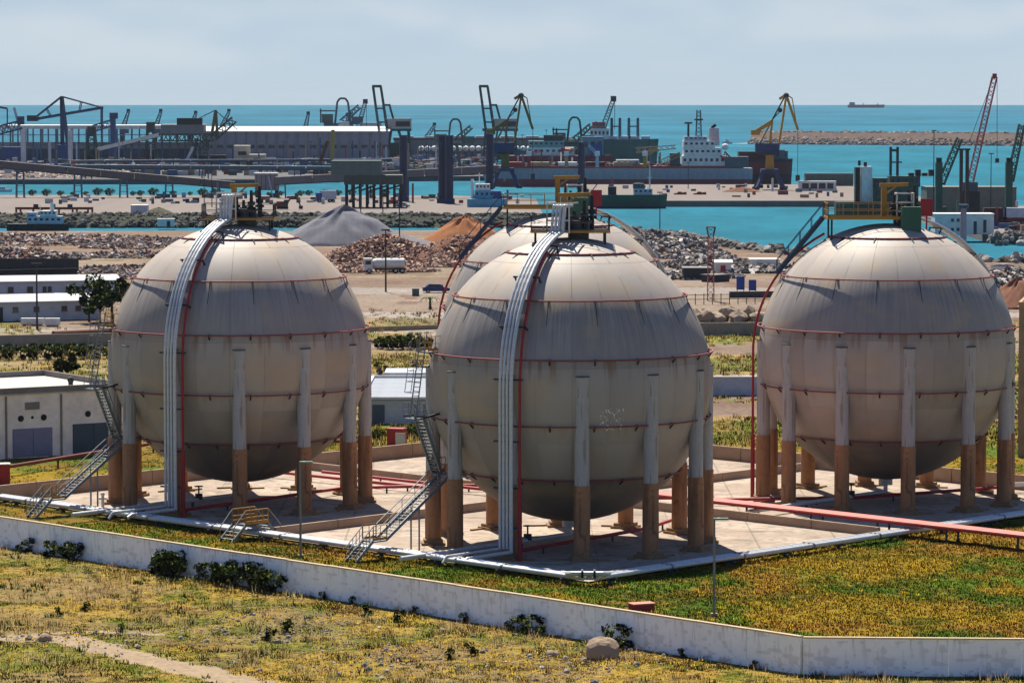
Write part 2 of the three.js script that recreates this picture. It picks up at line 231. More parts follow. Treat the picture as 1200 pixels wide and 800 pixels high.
function tank(label, at, front, mat, weathered = 0) {
  const t = thing('spherical_tank', label, 'tank', [0, 0, 0], 'spherical gas tanks on the concrete pad');
  const shell = mesh('shell', coreGeometry, seamMat, t, [0, HC, 0]);
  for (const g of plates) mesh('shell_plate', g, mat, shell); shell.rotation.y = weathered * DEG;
  rings.forEach(([h, r], k) => sprayRing(t, h, r, k));
  for (let i = 0; i < 12; i++) {
    const az = (4 + i * 30) * DEG, [x, , z] = around([0, 0, 0], az, 9.72, 0);
    const leg = mesh('leg', once('leg', () => B().rod([0, 5.2, 0], [0, 12.72, 0], 0.51, 0.51, 20).rod([0, 8.55, 0], [0, 8.61, 0], 0.525, 0.525, 20).done()), M.legPaint, t, [x, 0, z]); leg.rotation.y = az;
    mesh('fireproofing', once('fp', () => B().rod([0, 0.5, 0], [0, 5.3, 0], 0.575, 0.565, 20).done()), M.fireproof, leg);
    mesh('cap', once('cap', () => B().rod([0, 12.72, 0], [0, 12.8, 0], 0.56, 0.54, 20).done()), M.capDark, leg);
    mesh('base_plate', once('base', () => B().box(0, 0, 0, 1.7, 0.3, 1.7).box(0, 0.3, 0, 1.35, 0.22, 1.35).done()), M.plinth, leg);
    mesh('foot_beam', once('foot', () => B().box(1.25, 0.08, 0.2, 1.5, 0.16, 0.22, 0.2).box(-1.2, 0.08, -0.25, 1.3, 0.16, 0.2, 0.25).done()), M.plinth, leg);
  }
  // pipe bundle from the crown down the side to the ground
  const az = (front ? -25 : 112) * DEG, ax = [Math.cos(az), 0, -Math.sin(az)], out = [Math.sin(az), 0, Math.cos(az)];
  const rr = 10.75, off = [-0.42, -0.15, 0.12, 0.42], rad = [0.105, 0.105, 0.105, 0.14];
  for (let k = 0; k < 4; k++) {
    const pts = [], sh = (p) => [p[0] + ax[0] * off[k], p[1], p[2] + ax[2] * off[k]];
    const top = over(az, 79 * DEG, rr);
    if (front) { pts.push(sh([top[0] - out[0] * 1.4, top[1] + 1.75, top[2] - out[2] * 1.4]), sh([top[0] - 0.2 * out[0], top[1] + 1.75, top[2] - 0.2 * out[2]])); }
    for (let a = 78; a > 0; a -= 4) pts.push(sh(over(az, a * DEG, rr)));
    pts.push(sh(over(az, 0, rr)));
    const low = k === 3 ? 0.75 : 0.95; pts.push(sh([out[0] * rr, low, out[2] * rr]));
    const run = front ? (k === 3 ? 4.3 : 5.2) : 3; // along the ground to the pipeline
    const e = front ? [-E2[0], 0, -E2[1]] : out;
    if (k === 3 || k === 0) { const q = sh([out[0] * rr, low, out[2] * rr]); pts.push([q[0] + e[0] * run, low - 0.05, q[2] + e[2] * run], [q[0] + e[0] * (run + 0.4), 0.5, q[2] + e[2] * (run + 0.4)]); }
    B().pipe(pts, rad[k], 10).build('riser_pipe', M.whitePipe, t);
  }
  for (const a of [66, 46, 24, 4]) { const p = over(az, a * DEG, rr - 0.22), q = over(az, a * DEG, R); B().bar([p[0] - ax[0], p[1], p[2] - ax[2]], [p[0] + ax[0], p[1], p[2] + ax[2]], 0.12).bar([p[0] - ax[0] * 0.9, p[1], p[2] - ax[2] * 0.9], [q[0] - ax[0] * 0.9, q[1], q[2] - ax[2] * 0.9], 0.1).bar([p[0] + ax[0] * 0.9, p[1], p[2] + ax[2] * 0.9], [q[0] + ax[0] * 0.9, q[1], q[2] + ax[2] * 0.9], 0.1).build('pipe_clamp', M.darkSteel, t); }
  for (const y of [8.3, 5.1, 2.4]) B().bar([out[0] * 10.5 - ax[0], y, out[2] * 10.5 - ax[2]], [out[0] * 10.5 + ax[0], y, out[2] * 10.5 + ax[2]], 0.12).bar([out[0] * 10.5, y, out[2] * 10.5], [out[0] * 9.9, y, out[2] * 9.9], 0.14).build('pipe_clamp', M.blueSteel, t);
  // red fire-water riser beside it, or on the far flank
  { const za = (front ? -20 : -95) * DEG, pts = []; for (let a = 62; a > 0; a -= 5) pts.push(over(za, a * DEG, 10.45)); pts.push(over(za, 0, 10.45), [10.45 * Math.sin(za), 0.45, 10.45 * Math.cos(za)]);
    const fl = B().pipe(pts, 0.1, 10); fl.rod([10.45 * Math.sin(za), 0.0, 10.45 * Math.cos(za)], [10.45 * Math.sin(za), 5.2, 10.45 * Math.cos(za)], 0.17, 0.17, 10); fl.build('fire_water_pipe', M.deepRed, t); }
  // outlet at the bottom and the pipe that leaves it
  { const o = B().rod([0, HC - R - 0.5, 0], [0, HC - R + 0.2, 0], 0.55, 0.55, 14).pipe([[0, 1.3, 0], [0, 0.75, 0], [-E2[0] * 17, 0.62, -E2[1] * 17]], 0.17, 10); o.build('outlet_pipe', M.whitePipe, t);
    const v = B().rod([-3, 0.72, 3.1], [-3, 1.15, 3.1], 0.3, 0.3, 10).rod([-3, 1.15, 3.1], [-3, 1.7, 3.1], 0.06).rod([-3, 1.7, 3.1], [-3, 1.76, 3.1], 0.34, 0.34, 12); v.build('outlet_valve', M.darkSteel, t);
    for (const d of [5, 10]) B().box(-E2[0] * d, 0, -E2[1] * d, 0.2, 0.55, 0.2).build('pipe_support', M.blueSteel, t); }
  // crown platform
  const dx = front ? 0 : -1.9, y = 22.35, deck = part('crown_platform', t), w = front ? 2.75 : 2.9, eb = front ? 0.15 : 0.2;
  B().box(dx, y - 0.14, 0, w * 2, 0.14, 3.6).build('deck', M.darkSteel, deck);
  B().bar([dx - w, y - 0.06, 1.83], [dx + w, y - 0.06, 1.83], 0.06, eb).bar([dx - w, y - 0.06, -1.83], [dx + w, y - 0.06, -1.83], 0.06, eb).bar([dx - w - 0.03, y - 0.06, -1.8], [dx - w - 0.03, y - 0.06, 1.8], 0.06, eb).bar([dx + w + 0.03, y - 0.06, -1.8], [dx + w + 0.03, y - 0.06, 1.8], 0.06, eb).build('edge_beam', M.yellow, deck);
  railing(deck, dx - w, -1.8, dx + w, 1.8, y, front ? M.capDark : M.yellow, 5);
  for (const [x, z] of [[-w + 0.3, -1.5], [w - 0.3, -1.5], [-w + 0.3, 1.5], [w - 0.3, 1.5]]) { const X = dx + x, rad2 = Math.hypot(X, z); B().bar([X, HC + Math.sqrt(R * R - rad2 * rad2), z], [X, y - 0.1, z], 0.14).build('deck_post', M.darkSteel, deck); }
  const vx = front ? 0.6 : 1.2;
  B().rod([vx, 21.75, 0], [vx, 22.9, 0], 0.75, 0.75, 18).rod([vx, 22.9, 0], [vx, 23.05, 0], 0.95, 0.95, 18).rod([vx, 23.05, 0], [vx, 23.3, 0], 0.5, 0.3, 14).build('manhole', M.capDark, t);
  for (const [x, z, hgt] of [[vx - 0.75, 0.6, 1.9], [vx + 0.4, 0.7, 2.3], [vx + 0.95, -0.5, 2.6], [vx - 0.3, -0.6, 1.5]]) { B().rod([x, 22.2, z], [x, 22.2 + hgt * 0.5, z], 0.17, 0.17, 10).rod([x, 22.2 + hgt * 0.5, z], [x, 22.2 + hgt * 0.62, z], 0.3, 0.3, 10).rod([x, 22.2 + hgt * 0.62, z], [x, 22.2 + hgt, z], 0.15, 0.11, 10).rod([x - 0.35, 22.2 + hgt * 0.4, z], [x + 0.35, 22.2 + hgt * 0.4, z], 0.1, 0.1, 8).build('relief_valve', M.darkSteel, t); }
  { const px = front ? -0.45 : -0.2; const d = B().box(px, y, -0.9, 0.42, 2.3, 0.42).bar([px - 0.35, y + 2.45, -0.9], [px + 1.9, y + 2.5, -0.9], 0.3, 0.28).bar([px + 0.1, y + 1.7, -0.9], [px + 1.0, y + 2.4, -0.9], 0.12); d.build('davit_crane', M.yellow, t); }
  if (!front) { // white caged ladder, red shield and flight of blue stairs on the far side
    const cage = B(); for (const [x, z] of [[0.6, 1.2], [1.9, 1.2], [0.6, -0.2], [1.9, -0.2]]) cage.bar([x, 22, z], [x, 24.2, z], 0.1); for (const q of [22.8, 23.5, 24.2]) cage.bar([0.6, q, 1.2], [1.9, q, 1.2], 0.1).bar([0.6, q, -0.2], [1.9, q, -0.2], 0.1).bar([0.6, q, -0.2], [0.6, q, 1.2], 0.1).bar([1.9, q, -0.2], [1.9, q, 1.2], 0.1); cage.build('ladder_cage', M.white, t);
    B().box(3.1, 22.4, -0.4, 0.95, 1.35, 0.12, 0.15).box(3.1, 21.2, -0.4, 0.12, 1.2, 0.12).build('hose_box', M.deepRed, t);
    B().box(1.6, 21.3, 2.15, 1.5, 1.9, 0.9).build('equipment_box', paint('#2c6350', 0.6), t);
    const st = part('crown_stair', t), s0 = [-8.6, 17.9, -0.6], s1 = [dx - w - 0.2, y - 0.05, -0.6];
    for (const z of [-1.05, -0.15]) { B().bar([s0[0], s0[1], z], [s1[0], s1[1], z], 0.12, 0.34).build('stringer', M.blueSteel, st); const r = B().bar([s0[0], s0[1] + 1.05, z], [s1[0], s1[1] + 1.05, z], 0.06); for (let i = 0; i <= 4; i++) { const x = mix(s0[0], s1[0], i / 4), q = mix(s0[1], s1[1], i / 4); r.bar([x, q, z], [x, q + 1.05, z], 0.05); } r.build('handrail', M.blueSteel, st); }
    for (let i = 1; i < 18; i++) B().box(mix(s0[0], s1[0], i / 18), mix(s0[1], s1[1], i / 18) - 0.03, -0.6, 0.27, 0.06, 0.8).build('tread', M.galv, st);
  } else {
    const p = over(az, 79 * DEG, rr), f = B(); for (const s of [-0.85, 0.85]) { f.bar([p[0] + ax[0] * s, 22.2, p[2] + ax[2] * s], [p[0] + ax[0] * s, 24.3, p[2] + ax[2] * s], 0.1); f.bar([p[0] + ax[0] * s, 24.3, p[2] + ax[2] * s], [p[0] + ax[0] * s - out[0] * 1.5, 24.3, p[2] + ax[2] * s - out[2] * 1.5], 0.1); } for (const q of [23.1, 24.3]) f.bar([p[0] - ax[0] * 0.85, q, p[2] - ax[2] * 0.85], [p[0] + ax[0] * 0.85, q, p[2] + ax[2] * 0.85], 0.1); f.build('pipe_frame', M.white, t);
  }
  t.position.set(...at); return t;
}
const TA = [-21.2, 0, -275], TB = [4.1, 0, -250], TC = [29.4, 0, -277], TD = [4.1, 0, -302];
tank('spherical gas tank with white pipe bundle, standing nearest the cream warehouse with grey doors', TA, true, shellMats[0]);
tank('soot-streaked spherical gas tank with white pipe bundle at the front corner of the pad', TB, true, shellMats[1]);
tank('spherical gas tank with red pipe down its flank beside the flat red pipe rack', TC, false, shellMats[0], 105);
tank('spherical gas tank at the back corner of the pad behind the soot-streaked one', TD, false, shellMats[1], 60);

// zigzag access stairs of the two front tanks
function accessStair(label, T) {
  const s = thing('access_stair', label, 'stair', [T[0] - 14, 0, T[2] + 8.4], 'zigzag access stairs');
  const P0 = [T[0] - 14, 0, T[2] + 8.4], along = (d, y, o = 0) => [P0[0] + E2[0] * d - E2[1] * o, y, P0[2] + E2[1] * d + E2[0] * o];
  const flight = (name, a, b, n, w, mat, rail, side) => { // a, b: [distance along, height]; two stringers, treads and handrails
    const f = part(name, s);
    for (const o of [-w / 2, w / 2]) { B().bar(along(a[0], a[1], o + side), along(b[0], b[1], o + side), 0.08, 0.22).build('stringer', mat, f); const r = B().bar(along(a[0], a[1] + 1, o + side), along(b[0], b[1] + 1, o + side), 0.05); r.bar(along(a[0], a[1] + 0.5, o + side), along(b[0], b[1] + 0.5, o + side), 0.035); for (let i = 0; i <= 5; i++) { const d = mix(a[0], b[0], i / 5), h = mix(a[1], b[1], i / 5); r.bar(along(d, h, o + side), along(d, h + 1, o + side), 0.045); } r.build('handrail', rail, f); }
    for (let i = 1; i < n; i++) { const c = along(mix(a[0], b[0], i / n), mix(a[1], b[1], i / n) - 0.02, side); const p = along(mix(a[0], b[0], i / n), 0, side + w / 2 - 0.05), q = along(mix(a[0], b[0], i / n), 0, side - w / 2 + 0.05); B().bar([p[0], c[1], p[2]], [q[0], c[1], q[2]], 0.24, 0.05).build('tread', M.galv, f); }
  };
  const landing = (d0, d1, y, w, side, mat) => { const g = part('landing', s), a = along(d0, y - 0.06, side), b = along(d1, y - 0.06, side); B().bar(a, b, w, 0.1).build('deck', M.stairSteel, g); for (const o of [-w / 2, w / 2]) { const r = B(); for (const h of [0.55, 1.05]) r.bar(along(d0, y + h, side + o), along(d1, y + h, side + o), 0.045); for (const d of [d0, (d0 + d1) / 2, d1]) r.bar(along(d, y, side + o), along(d, y + 1.05, side + o), 0.05); r.bar(along(d0, y + 0.12, side + o), along(d1, y + 0.12, side + o), 0.03, 0.18); r.build('railing', mat, g); } };
  flight('lower_flight', [-1.6, 0.05], [0, 1.35], 7, 1.0, M.stairSteel, M.galv, 0);
  landing(0, 1.3, 1.35, 1.1, 0, M.yellow);
  flight('main_flight', [1.3, 1.35], [7.6, 5.3], 22, 1.0, M.stairSteel, M.galv, 0);
  landing(7.6, 9.0, 5.3, 1.9, -0.4, M.yellow);
  flight('upper_flight', [7.7, 5.35], [5.9, 9.4], 16, 0.9, M.stairSteel, M.galv, -0.9);
  landing(4.9, 6.0, 9.4, 1.1, -0.9, M.galv);
  { const g = part('ladder', s); for (const o of [-0.6, -1.2]) B().bar(along(5.3, 9.4, o), along(6.4, 15.2, o), 0.09).build('stile', M.galv, g); for (let i = 0; i < 16; i++) { const d = mix(5.35, 6.3, i / 16), y = mix(9.7, 14.6, i / 16); B().bar(along(d, y, -0.6), along(d, y, -1.2), 0.05).build('rung', M.galv, g); } const c = B(); for (let i = 0; i < 5; i++) { const d = mix(5.5, 6.2, i / 5), y = mix(11.2, 14.2, i / 4); c.bar(along(d, y, -0.5), along(d - 0.7, y, -0.6), 0.04).bar(along(d - 0.7, y, -0.6), along(d - 0.7, y, -1.2), 0.04).bar(along(d - 0.7, y, -1.2), along(d, y, -1.3), 0.04); } c.bar(along(4.8, 11.2, -0.6), along(5.5, 14.9, -0.6), 0.05).bar(along(4.8, 11.2, -1.2), along(5.5, 14.9, -1.2), 0.05); c.build('cage', M.galv, g); }
  landing(6.3, 7.7, 14.0, 1.1, -0.9, M.yellow);
  for (const [d, h] of [[8.3, 5.2], [5.5, 9.3], [6.9, 13.9]]) { const a = along(d, h, -0.6), dx = T[0] - a[0], dz = T[2] - a[2], l = Math.hypot(dx, dz), rs = Math.sqrt(Math.max(1, 100 - (h - HC - 0.4) ** 2)); B().bar(a, [T[0] - dx / l * rs, h + 0.4, T[2] - dz / l * rs], 0.14).build('support_arm', M.darkSteel, s); }
  for (const d of [4.6]) for (const o of [-0.4, 0.4]) { const a = along(d, 0, o); B().bar([a[0], 0, a[2]], [a[0], 3.3, a[2]], 0.12).build('post', M.stairSteel, s); }
}
accessStair('zigzag steel access stair up to the tank nearest the cream warehouse', TA);
accessStair('zigzag steel access stair up to the soot-streaked tank at the pad corner', TB);

// concrete pad, bund walls, pipelines
const padMap = texture(1024, 1024, (u, v) => {
  const x = u * 70, y = v * 70, n = fbm(x * 0.35, y * 0.35, 5), m = fbm(x * 2.1 + 9, y * 2.1, 3), f = noise(x * 9, y * 9);
  let c = mix3([0.31, 0.235, 0.18], [0.4, 0.325, 0.26], smooth(0.3, 0.7, n)); c = mix3(c, [0.25, 0.2, 0.155], smooth(0.46, 0.72, m) * 0.85); c = c.map((q) => q * (0.9 + 0.2 * f));
  const jx = Math.abs(((x / 5.8) % 1) - 0.5), jy = Math.abs(((y / 5.8) % 1) - 0.5); if (jx > 0.492 || jy > 0.492) c = c.map((q) => q * 0.62);
  const oil = smooth(0.6, 0.8, fbm(x * 0.6 + 40, y * 0.6 + 3, 4)); return mix3(c, [0.12, 0.1, 0.085], oil * 0.6);
});
const padMat = new THREE.MeshStandardMaterial({ map: tiled(padMap, 70), roughness: 0.92 });
kind(B().prism([padXZ(-0.2, -0.2), padXZ(64.6, -0.2), padXZ(64.6, 63.4), padXZ(-0.2, 63.4)], -0.3, 0.12).build('concrete_pad', padMat), 'structure');
const bundMat = new THREE.MeshStandardMaterial({ color: new THREE.Color('#a58d7b'), map: mott4, roughness: 0.95 });
function bundWall(label, a0, b0, a1, b1, h = 0.62) {
  const p = pad(a0, b0), q = pad(a1, b1), w = thing('bund_wall', label, 'low wall', p, 'low concrete bund walls'); w.userData.kind = 'thing';
  const L = Math.hypot(q[0] - p[0], q[2] - p[2]), n = Math.round(L / 6);
  for (let i = 0; i < n; i++) { const s = i / n + 0.0012, e = (i + 1) / n - 0.0012, a = [mix(p[0], q[0], s), 0.1 + h / 2, mix(p[2], q[2], s)], b = [mix(p[0], q[0], e), 0.1 + h / 2, mix(p[2], q[2], e)]; B().bar(a, b, 0.34, h).bar([a[0], 0.1 + h + 0.03, a[2]], [b[0], 0.1 + h + 0.03, b[2]], 0.26, 0.06).build('wall_segment', bundMat, w); }
}
bundWall('low bund wall dividing the stair-side tank from the pad corner tank', 32.3, 0.4, 32.3, 31.6);
bundWall('low bund wall beside the flat red pipe rack', 0.4, 31.8, 32.1, 31.8);
bundWall('low bund wall behind the pad corner tank toward the back corner tank', 32.5, 31.8, 64.2, 31.8);
bundWall('low bund wall separating the back corner tank from the red-piped tank', 32.3, 32.1, 32.3, 63);
bundWall('outer bund wall along the grass in front of the cream warehouse', 64.5, -3, 64.5, 63.3, 1.15);
bundWall('outer bund wall along the far grassy edge of the pad', 0, 63.3, 64.2, 63.3, 1.15);

function pipeline(label, from, to, side, extra) { // two white mains side by side on short posts
  const g = thing('white_pipeline', label, 'pipeline', pad(...from), 'white pipelines round the pad');
  const sh = (q, o, y) => { const p = pad(...q); return [p[0] + side[0] * o, y, p[2] + side[1] * o]; };
  for (const [o, r, y] of [[0, 0.16, 0.56], [0.44, 0.16, 0.56], [-0.4, 0.1, 0.62]]) {
    B().pipe([sh(from, o, y), sh(to, o, y)], r, 12).build('pipe', M.whitePipe, g);
    const n = 12; for (let i = 1; i < n; i++) { const a = sh([mix(from[0], to[0], i / n), mix(from[1], to[1], i / n)], o, y), d = V(sh(to, o, y)).sub(V(sh(from, o, y))).normalize().multiplyScalar(0.07); B().rod([a[0] - d.x, y, a[2] - d.z], [a[0] + d.x, y, a[2] + d.z], r + 0.05, r + 0.05, 12).build('flange', M.galv, g); }
  }
  const L = Math.hypot(to[0] - from[0], to[1] - from[1]), n = Math.round(L / 6.5);
  for (let i = 0; i <= n; i++) { const q = [mix(from[0], to[0], (i + 0.3) / (n + 1)), mix(from[1], to[1], (i + 0.3) / (n + 1))]; const a = sh(q, -0.6, 0.32), b = sh(q, 0.75, 0.32); const c = sh(q, 0.1, 0); B().bar(a, b, 0.16, 0.14).box(c[0], 0, c[2], 0.28, 0.24, 0.28).build('support', M.blueSteel, g); }
}
pipeline('white twin pipeline along the grass strip behind the long white wall', [-1, -1.1], [90, -1.1], [-E2[0], -E2[1]]);
pipeline('white twin pipeline along the wide grass plot, passing under the red rack', [-1.1, -1], [-1.1, 90], [-E1[0], -E1[1]]);
{ const p = pad(-1.4, -1.4), g = thing('pipe_elbow', 'white expansion elbow with flanges where the two pipelines meet', 'pipe elbow', p);
  B().pipe([pad(1.2, -1.1, 0.6), pad(-0.4, -2.0, 0.85), pad(-1.9, -0.6, 0.85), pad(-1.1, 1.2, 0.6)], 0.17, 12).build('pipe', M.whitePipe, g);
  for (const q of [[-0.9, -1.55], [-1.5, -1.0]]) { const c = pad(...q, 0.85); B().rod([c[0] - 0.07, 0.85, c[2]], [c[0] + 0.07, 0.85, c[2]], 0.3, 0.3, 14).build('flange', M.darkSteel, g); } }
// flat red pipe rack that crosses the white pipeline
{ const g = thing('red_pipe_rack', 'flat pale red covered pipe rack on short blue posts', 'pipe rack', pad(40, 33.6));
  const redTop = paint('#dc7a72', 0.7); for (let i = 0; i < 13; i++) { const a0 = 42 - i * 5.5, a1 = a0 - 5.45; const p = pad(a0, 33.8, 1.12), q = pad(a1, 33.8, 1.12); B().bar(p, q, 1.7, 0.1).build('cover_panel', redTop, g); }
  for (const o of [33.1, 34.5]) B().bar(pad(42, o, 1.0), pad(-29.5, o, 1.0), 0.12, 0.16).build('side_beam', M.deepRed, g);
  for (let a = 40; a > -29; a -= 6.4) for (const o of [33.1, 34.5]) { const c = pad(a, o); B().box(c[0], 0, c[2], 0.16, 0.95, 0.16).build('post', M.blueSteel, g); } }
function redPipe(label, pts, r = 0.13) { const g = thing('fire_water_line', label, 'pipe', pad(pts[0][0], pts[0][1]), 'red fire water lines on the pad'); B().pipe(pts.map((q) => pad(q[0], q[1], q[2] ?? 0.62)), r, 8).build('pipe', M.deepRed, g); for (let i = 0; i + 1 < pts.length; i++) for (const f of [0.25, 0.75]) { const c = pad(mix(pts[i][0], pts[i + 1][0], f), mix(pts[i][1], pts[i + 1][1], f)); B().box(c[0], 0.1, c[2], 0.14, 0.42, 0.14).build('post', M.blueSteel, g); } }
redPipe('red water line under the pad corner tank toward the red rack', [[11, 3.4], [13, 20], [18, 33]]);
redPipe('red water line under the tank nearest the warehouse', [[46, 3.4], [48, 22], [40, 33]]);
redPipe('red water line crossing the pad in front of the back corner tank', [[22, 38], [30, 29.5], [58, 28.5]]);
redPipe('red water line running beside the bund behind the warehouse-side tank', [[40, 27], [62, 25.5]]);
redPipe('red water line under the red-piped tank', [[22, 36], [14, 46], [10, 60]]);

// stile over the pipeline, lamp posts, red boxes
{ const c = pad(33, -1.3), g = thing('pipeline_stile', 'small yellow-railed stepover bridge crossing the white pipeline', 'stile', c);
  const q = (d, y, o) => [c[0] + E2[0] * d + E1[0] * o, y, c[2] + E2[1] * d + E1[1] * o];
  B().bar(q(-1.1, 1.15, 0), q(1.1, 1.15, 0), 1.5, 0.08).build('deck', M.blueSteel, g);
  for (const s of [-1, 1]) { for (const o of [-0.7, 0.7]) B().bar(q(s * 1.1, 1.1, o), q(s * 2.4, 0, o), 0.08, 0.22).build('stringer', M.galv, g); for (let i = 1; i < 5; i++) B().bar(q(s * mix(1.1, 2.4, i / 5), mix(1.1, 0, i / 5), -0.68), q(s * mix(1.1, 2.4, i / 5), mix(1.1, 0, i / 5), 0.68), 0.24, 0.05).build('tread', M.galv, g); }
  for (const o of [-0.74, 0.74]) { const r = B(); for (let i = 0; i <= 4; i++) { const d = mix(-1.1, 1.1, i / 4); r.bar(q(d, 1.15, o), q(d, 2.2, o), 0.08); } for (const h of [1.3, 1.7, 2.2]) r.bar(q(-1.1, h, o), q(1.1, h, o), 0.08, h < 1.5 ? 0.25 : 0.08); r.build('railing', M.yellow, g); for (const s of [-1, 1]) B().bar(q(s * 1.1, 2.2, o), q(s * 2.3, 1.0, o), 0.06).bar(q(s * 2.3, 0.1, o), q(s * 2.3, 1.0, o), 0.06).build('handrail', M.galv, g); } }
function lampPost(label, x, z, h, at = 0.9) { const g = thing('lamp_post', label, 'lamp post', [x, 0, z], 'slim lamp posts'); B().rod([x, 0, z], [x, h, z], 0.09, 0.06, 8).build('pole', M.galv, g); B().rod([x, h, z], [x + 0.35, h + 0.05, z], 0.05).build('arm', M.galv, g); B().box(x + 0.4, h - 0.05, z, at, 0.12, 0.32).build('lamp_head', paint('#7f9a86', 0.5), g); B().box(x, 0, z, 0.4, 0.2, 0.4).build('footing', M.concrete, g); }
lampPost('slim lamp post standing in the grass strip near the yellow stile', -14.62, -243.07, 6.6);
lampPost('slim lamp post standing on the wide grass plot by the white wall', 12.4, -215.46, 6.0);
function box3(name, label, cat, px, w, h, d, turn, mat, trim) { const g = thing(name, label, cat, [px[0], 0, px[1]]); B().box(px[0], 0, px[1], w, h, d, turn).build('body', mat, g); B().box(px[0], h, px[1], w + 0.1, 0.08, d + 0.1, turn).build('lid', trim, g); return g; }
box3('hydrant_box', 'low red box with pale lid behind the white wall', 'box', [8.03, -217.61], 1.45, 0.45, 0.8, 0.4, M.deepRed, paint('#c9806f'));
{ const g = box3('hose_kiosk', 'red kiosk with a white door on the grass behind the pad', 'kiosk', [-10.46, -320.11], 1.5, 1.6, 1.2, -0.3, M.deepRed, M.deepRed); const [x, z] = [-10.2, -319.33]; B().box(x + 0.1, 0.25, z + 0.42, 0.95, 1.1, 0.06, -0.3).build('door', M.white, g); }
{ const [x, z] = [-41.72, -288.5]; box3('valve_kiosk', 'red and white kiosk at the end of the red pipe on the grass', 'kiosk', [x, z], 1.1, 1.7, 1.0, 0.2, M.deepRed, M.white); }
{ const a = [-42.3, 0, -294.98], b = [-31.39, 0, -316.26], c = [-13.05, 0, -317.02], g = thing('grass_pipe', 'long rust-red pipe on posts across the grass before the warehouse', 'pipe', a); B().pipe([[a[0], 0.8, a[2]], [b[0], 0.8, b[2]], [c[0], 0.8, c[2]]], 0.16, 8).build('pipe', paint('#7d3b34', 0.8), g); for (let i = 0; i < 9; i++) { const t = i / 8, p = t < 0.4 ? [mix(a[0], b[0], t / 0.4), mix(a[2], b[2], t / 0.4)] : [mix(b[0], c[0], (t - 0.4) / 0.6), mix(b[2], c[2], (t - 0.4) / 0.6)]; B().box(p[0], 0, p[1], 0.15, 0.7, 0.15).build('post', M.darkSteel, g); } }
for (const [x, z, l] of [[-7.09, -325.65, 'red fire hydrant on the grass right of the red kiosk'], [-31.55, -271.23, 'thin vent pipe standing on the pad by the lower stair flight']]) { const g = thing('standpipe', l, 'standpipe', [x, 0, z]); B().rod([x, 0, z], [x, 1.2, z], 0.12, 0.12, 8).build('barrel', l[0] === 'r' ? M.deepRed : M.white, g); B().ball([x, 1.2, z], 0.17, 8).build('bonnet', l[0] === 'r' ? M.deepRed : M.white, g); B().rod([x - 0.3, 0.85, z], [x + 0.3, 0.85, z], 0.09).build('outlet', l[0] === 'r' ? M.deepRed : M.white, g); }

// ------------------------------------------------------------------ the long white boundary wall
const wallMap = texture(1024, 256, (u, v) => { // 8 m long, 2.1 m high: whitewash with grey drips from the coping and a dirty foot
  const x = u * 64, y = v * 2.1; let c = [0.86, 0.91, 0.98]; const n = wrapNoise(u, v * 0.25, 40, 4), b = 0.6 * wrapNoise(u, v * 0.25, 12, 5) + 0.4 * wrapNoise(u, v * 0.25, 50, 6);
  c = c.map((q) => q * (0.93 + 0.12 * b)); const drip = smooth(0.6, 0.88, wrapNoise(u, v * 0.015, 128, 7)), len = 0.5 + 1.7 * wrapNoise(u, 0.5, 64, 8); c = mix3(c, [0.3, 0.29, 0.28], drip * clamp(1 - (2.1 - y) / len) * 0.42);
  const splash = smooth(0.5, 0.75, 0.55 * wrapNoise(u, v * 0.25, 36, 9) + 0.45 * wrapNoise(u, v * 0.25, 100, 10) + (0.42 - y) * 0.5); c = mix3(c, [0.33, 0.28, 0.21], splash * 0.5); return mix3(c, [0.42, 0.42, 0.44], smooth(0.66, 0.8, n) * 0.35);
});
const wallMat = new THREE.MeshStandardMaterial({ map: wallMap, roughness: 0.9 }), copingMat = paint('#cbb79c', 0.95, 0, mott1);
function boundaryWall(label, p, q) {
  const g = thing('boundary_wall', label, 'wall', [p[0], 0, p[1]], 'white boundary walls'), L = Math.hypot(q[0] - p[0], q[1] - p[1]), n = Math.round(L / 4), d = [(q[0] - p[0]) / L, (q[1] - p[1]) / L]; g.userData.kind = 'thing';
  for (let i = 0; i < n; i++) {
    const s = i * L / n + 0.014, e = (i + 1) * L / n - 0.014, jog = (hash2(i, 77) - 0.5) * 0.02, nx = -d[1], nz = d[0], h = 2.06 + (hash2(i, 5) - 0.5) * 0.03;
    const c = (t, y, o) => [p[0] + d[0] * t + nx * (o + jog), y, p[1] + d[1] * t + nz * (o + jog)], b = B();
    const uv = (t, y) => [t / 16 + hash2(i, 3), y / 2.1];
    for (const o of [-0.11, 0.11]) { const nn = [nx * Math.sign(o), 0, nz * Math.sign(o)]; b.tri(c(s, -0.3, o), c(e, -0.3, o), c(e, h, o), nn, nn, nn, uv(s, 0), uv(e, 0), uv(e, h)); b.tri(c(s, -0.3, o), c(e, h, o), c(s, h, o), nn, nn, nn, uv(s, 0), uv(e, h), uv(s, h)); }
    for (const t of [s, e]) b.quad(c(t, -0.3, -0.11), c(t, -0.3, 0.11), c(t, h, 0.11), c(t, h, -0.11));
    b.build('wall_panel', wallMat, g);
    B().bar(c(s, h + 0.04, 0), c(e, h + 0.04, 0), 0.32, 0.08).build('coping', copingMat, g);
  }
}
const WALLCORNER = [16, -193.7];
boundaryWall('long white boundary wall with streaked panels beside the grass strip and pipeline', [-89.1, -305.2], WALLCORNER);
boundaryWall('white boundary wall turning off at the corner of the wide grass plot', [16.06, -193.55], [64, -191.2]);

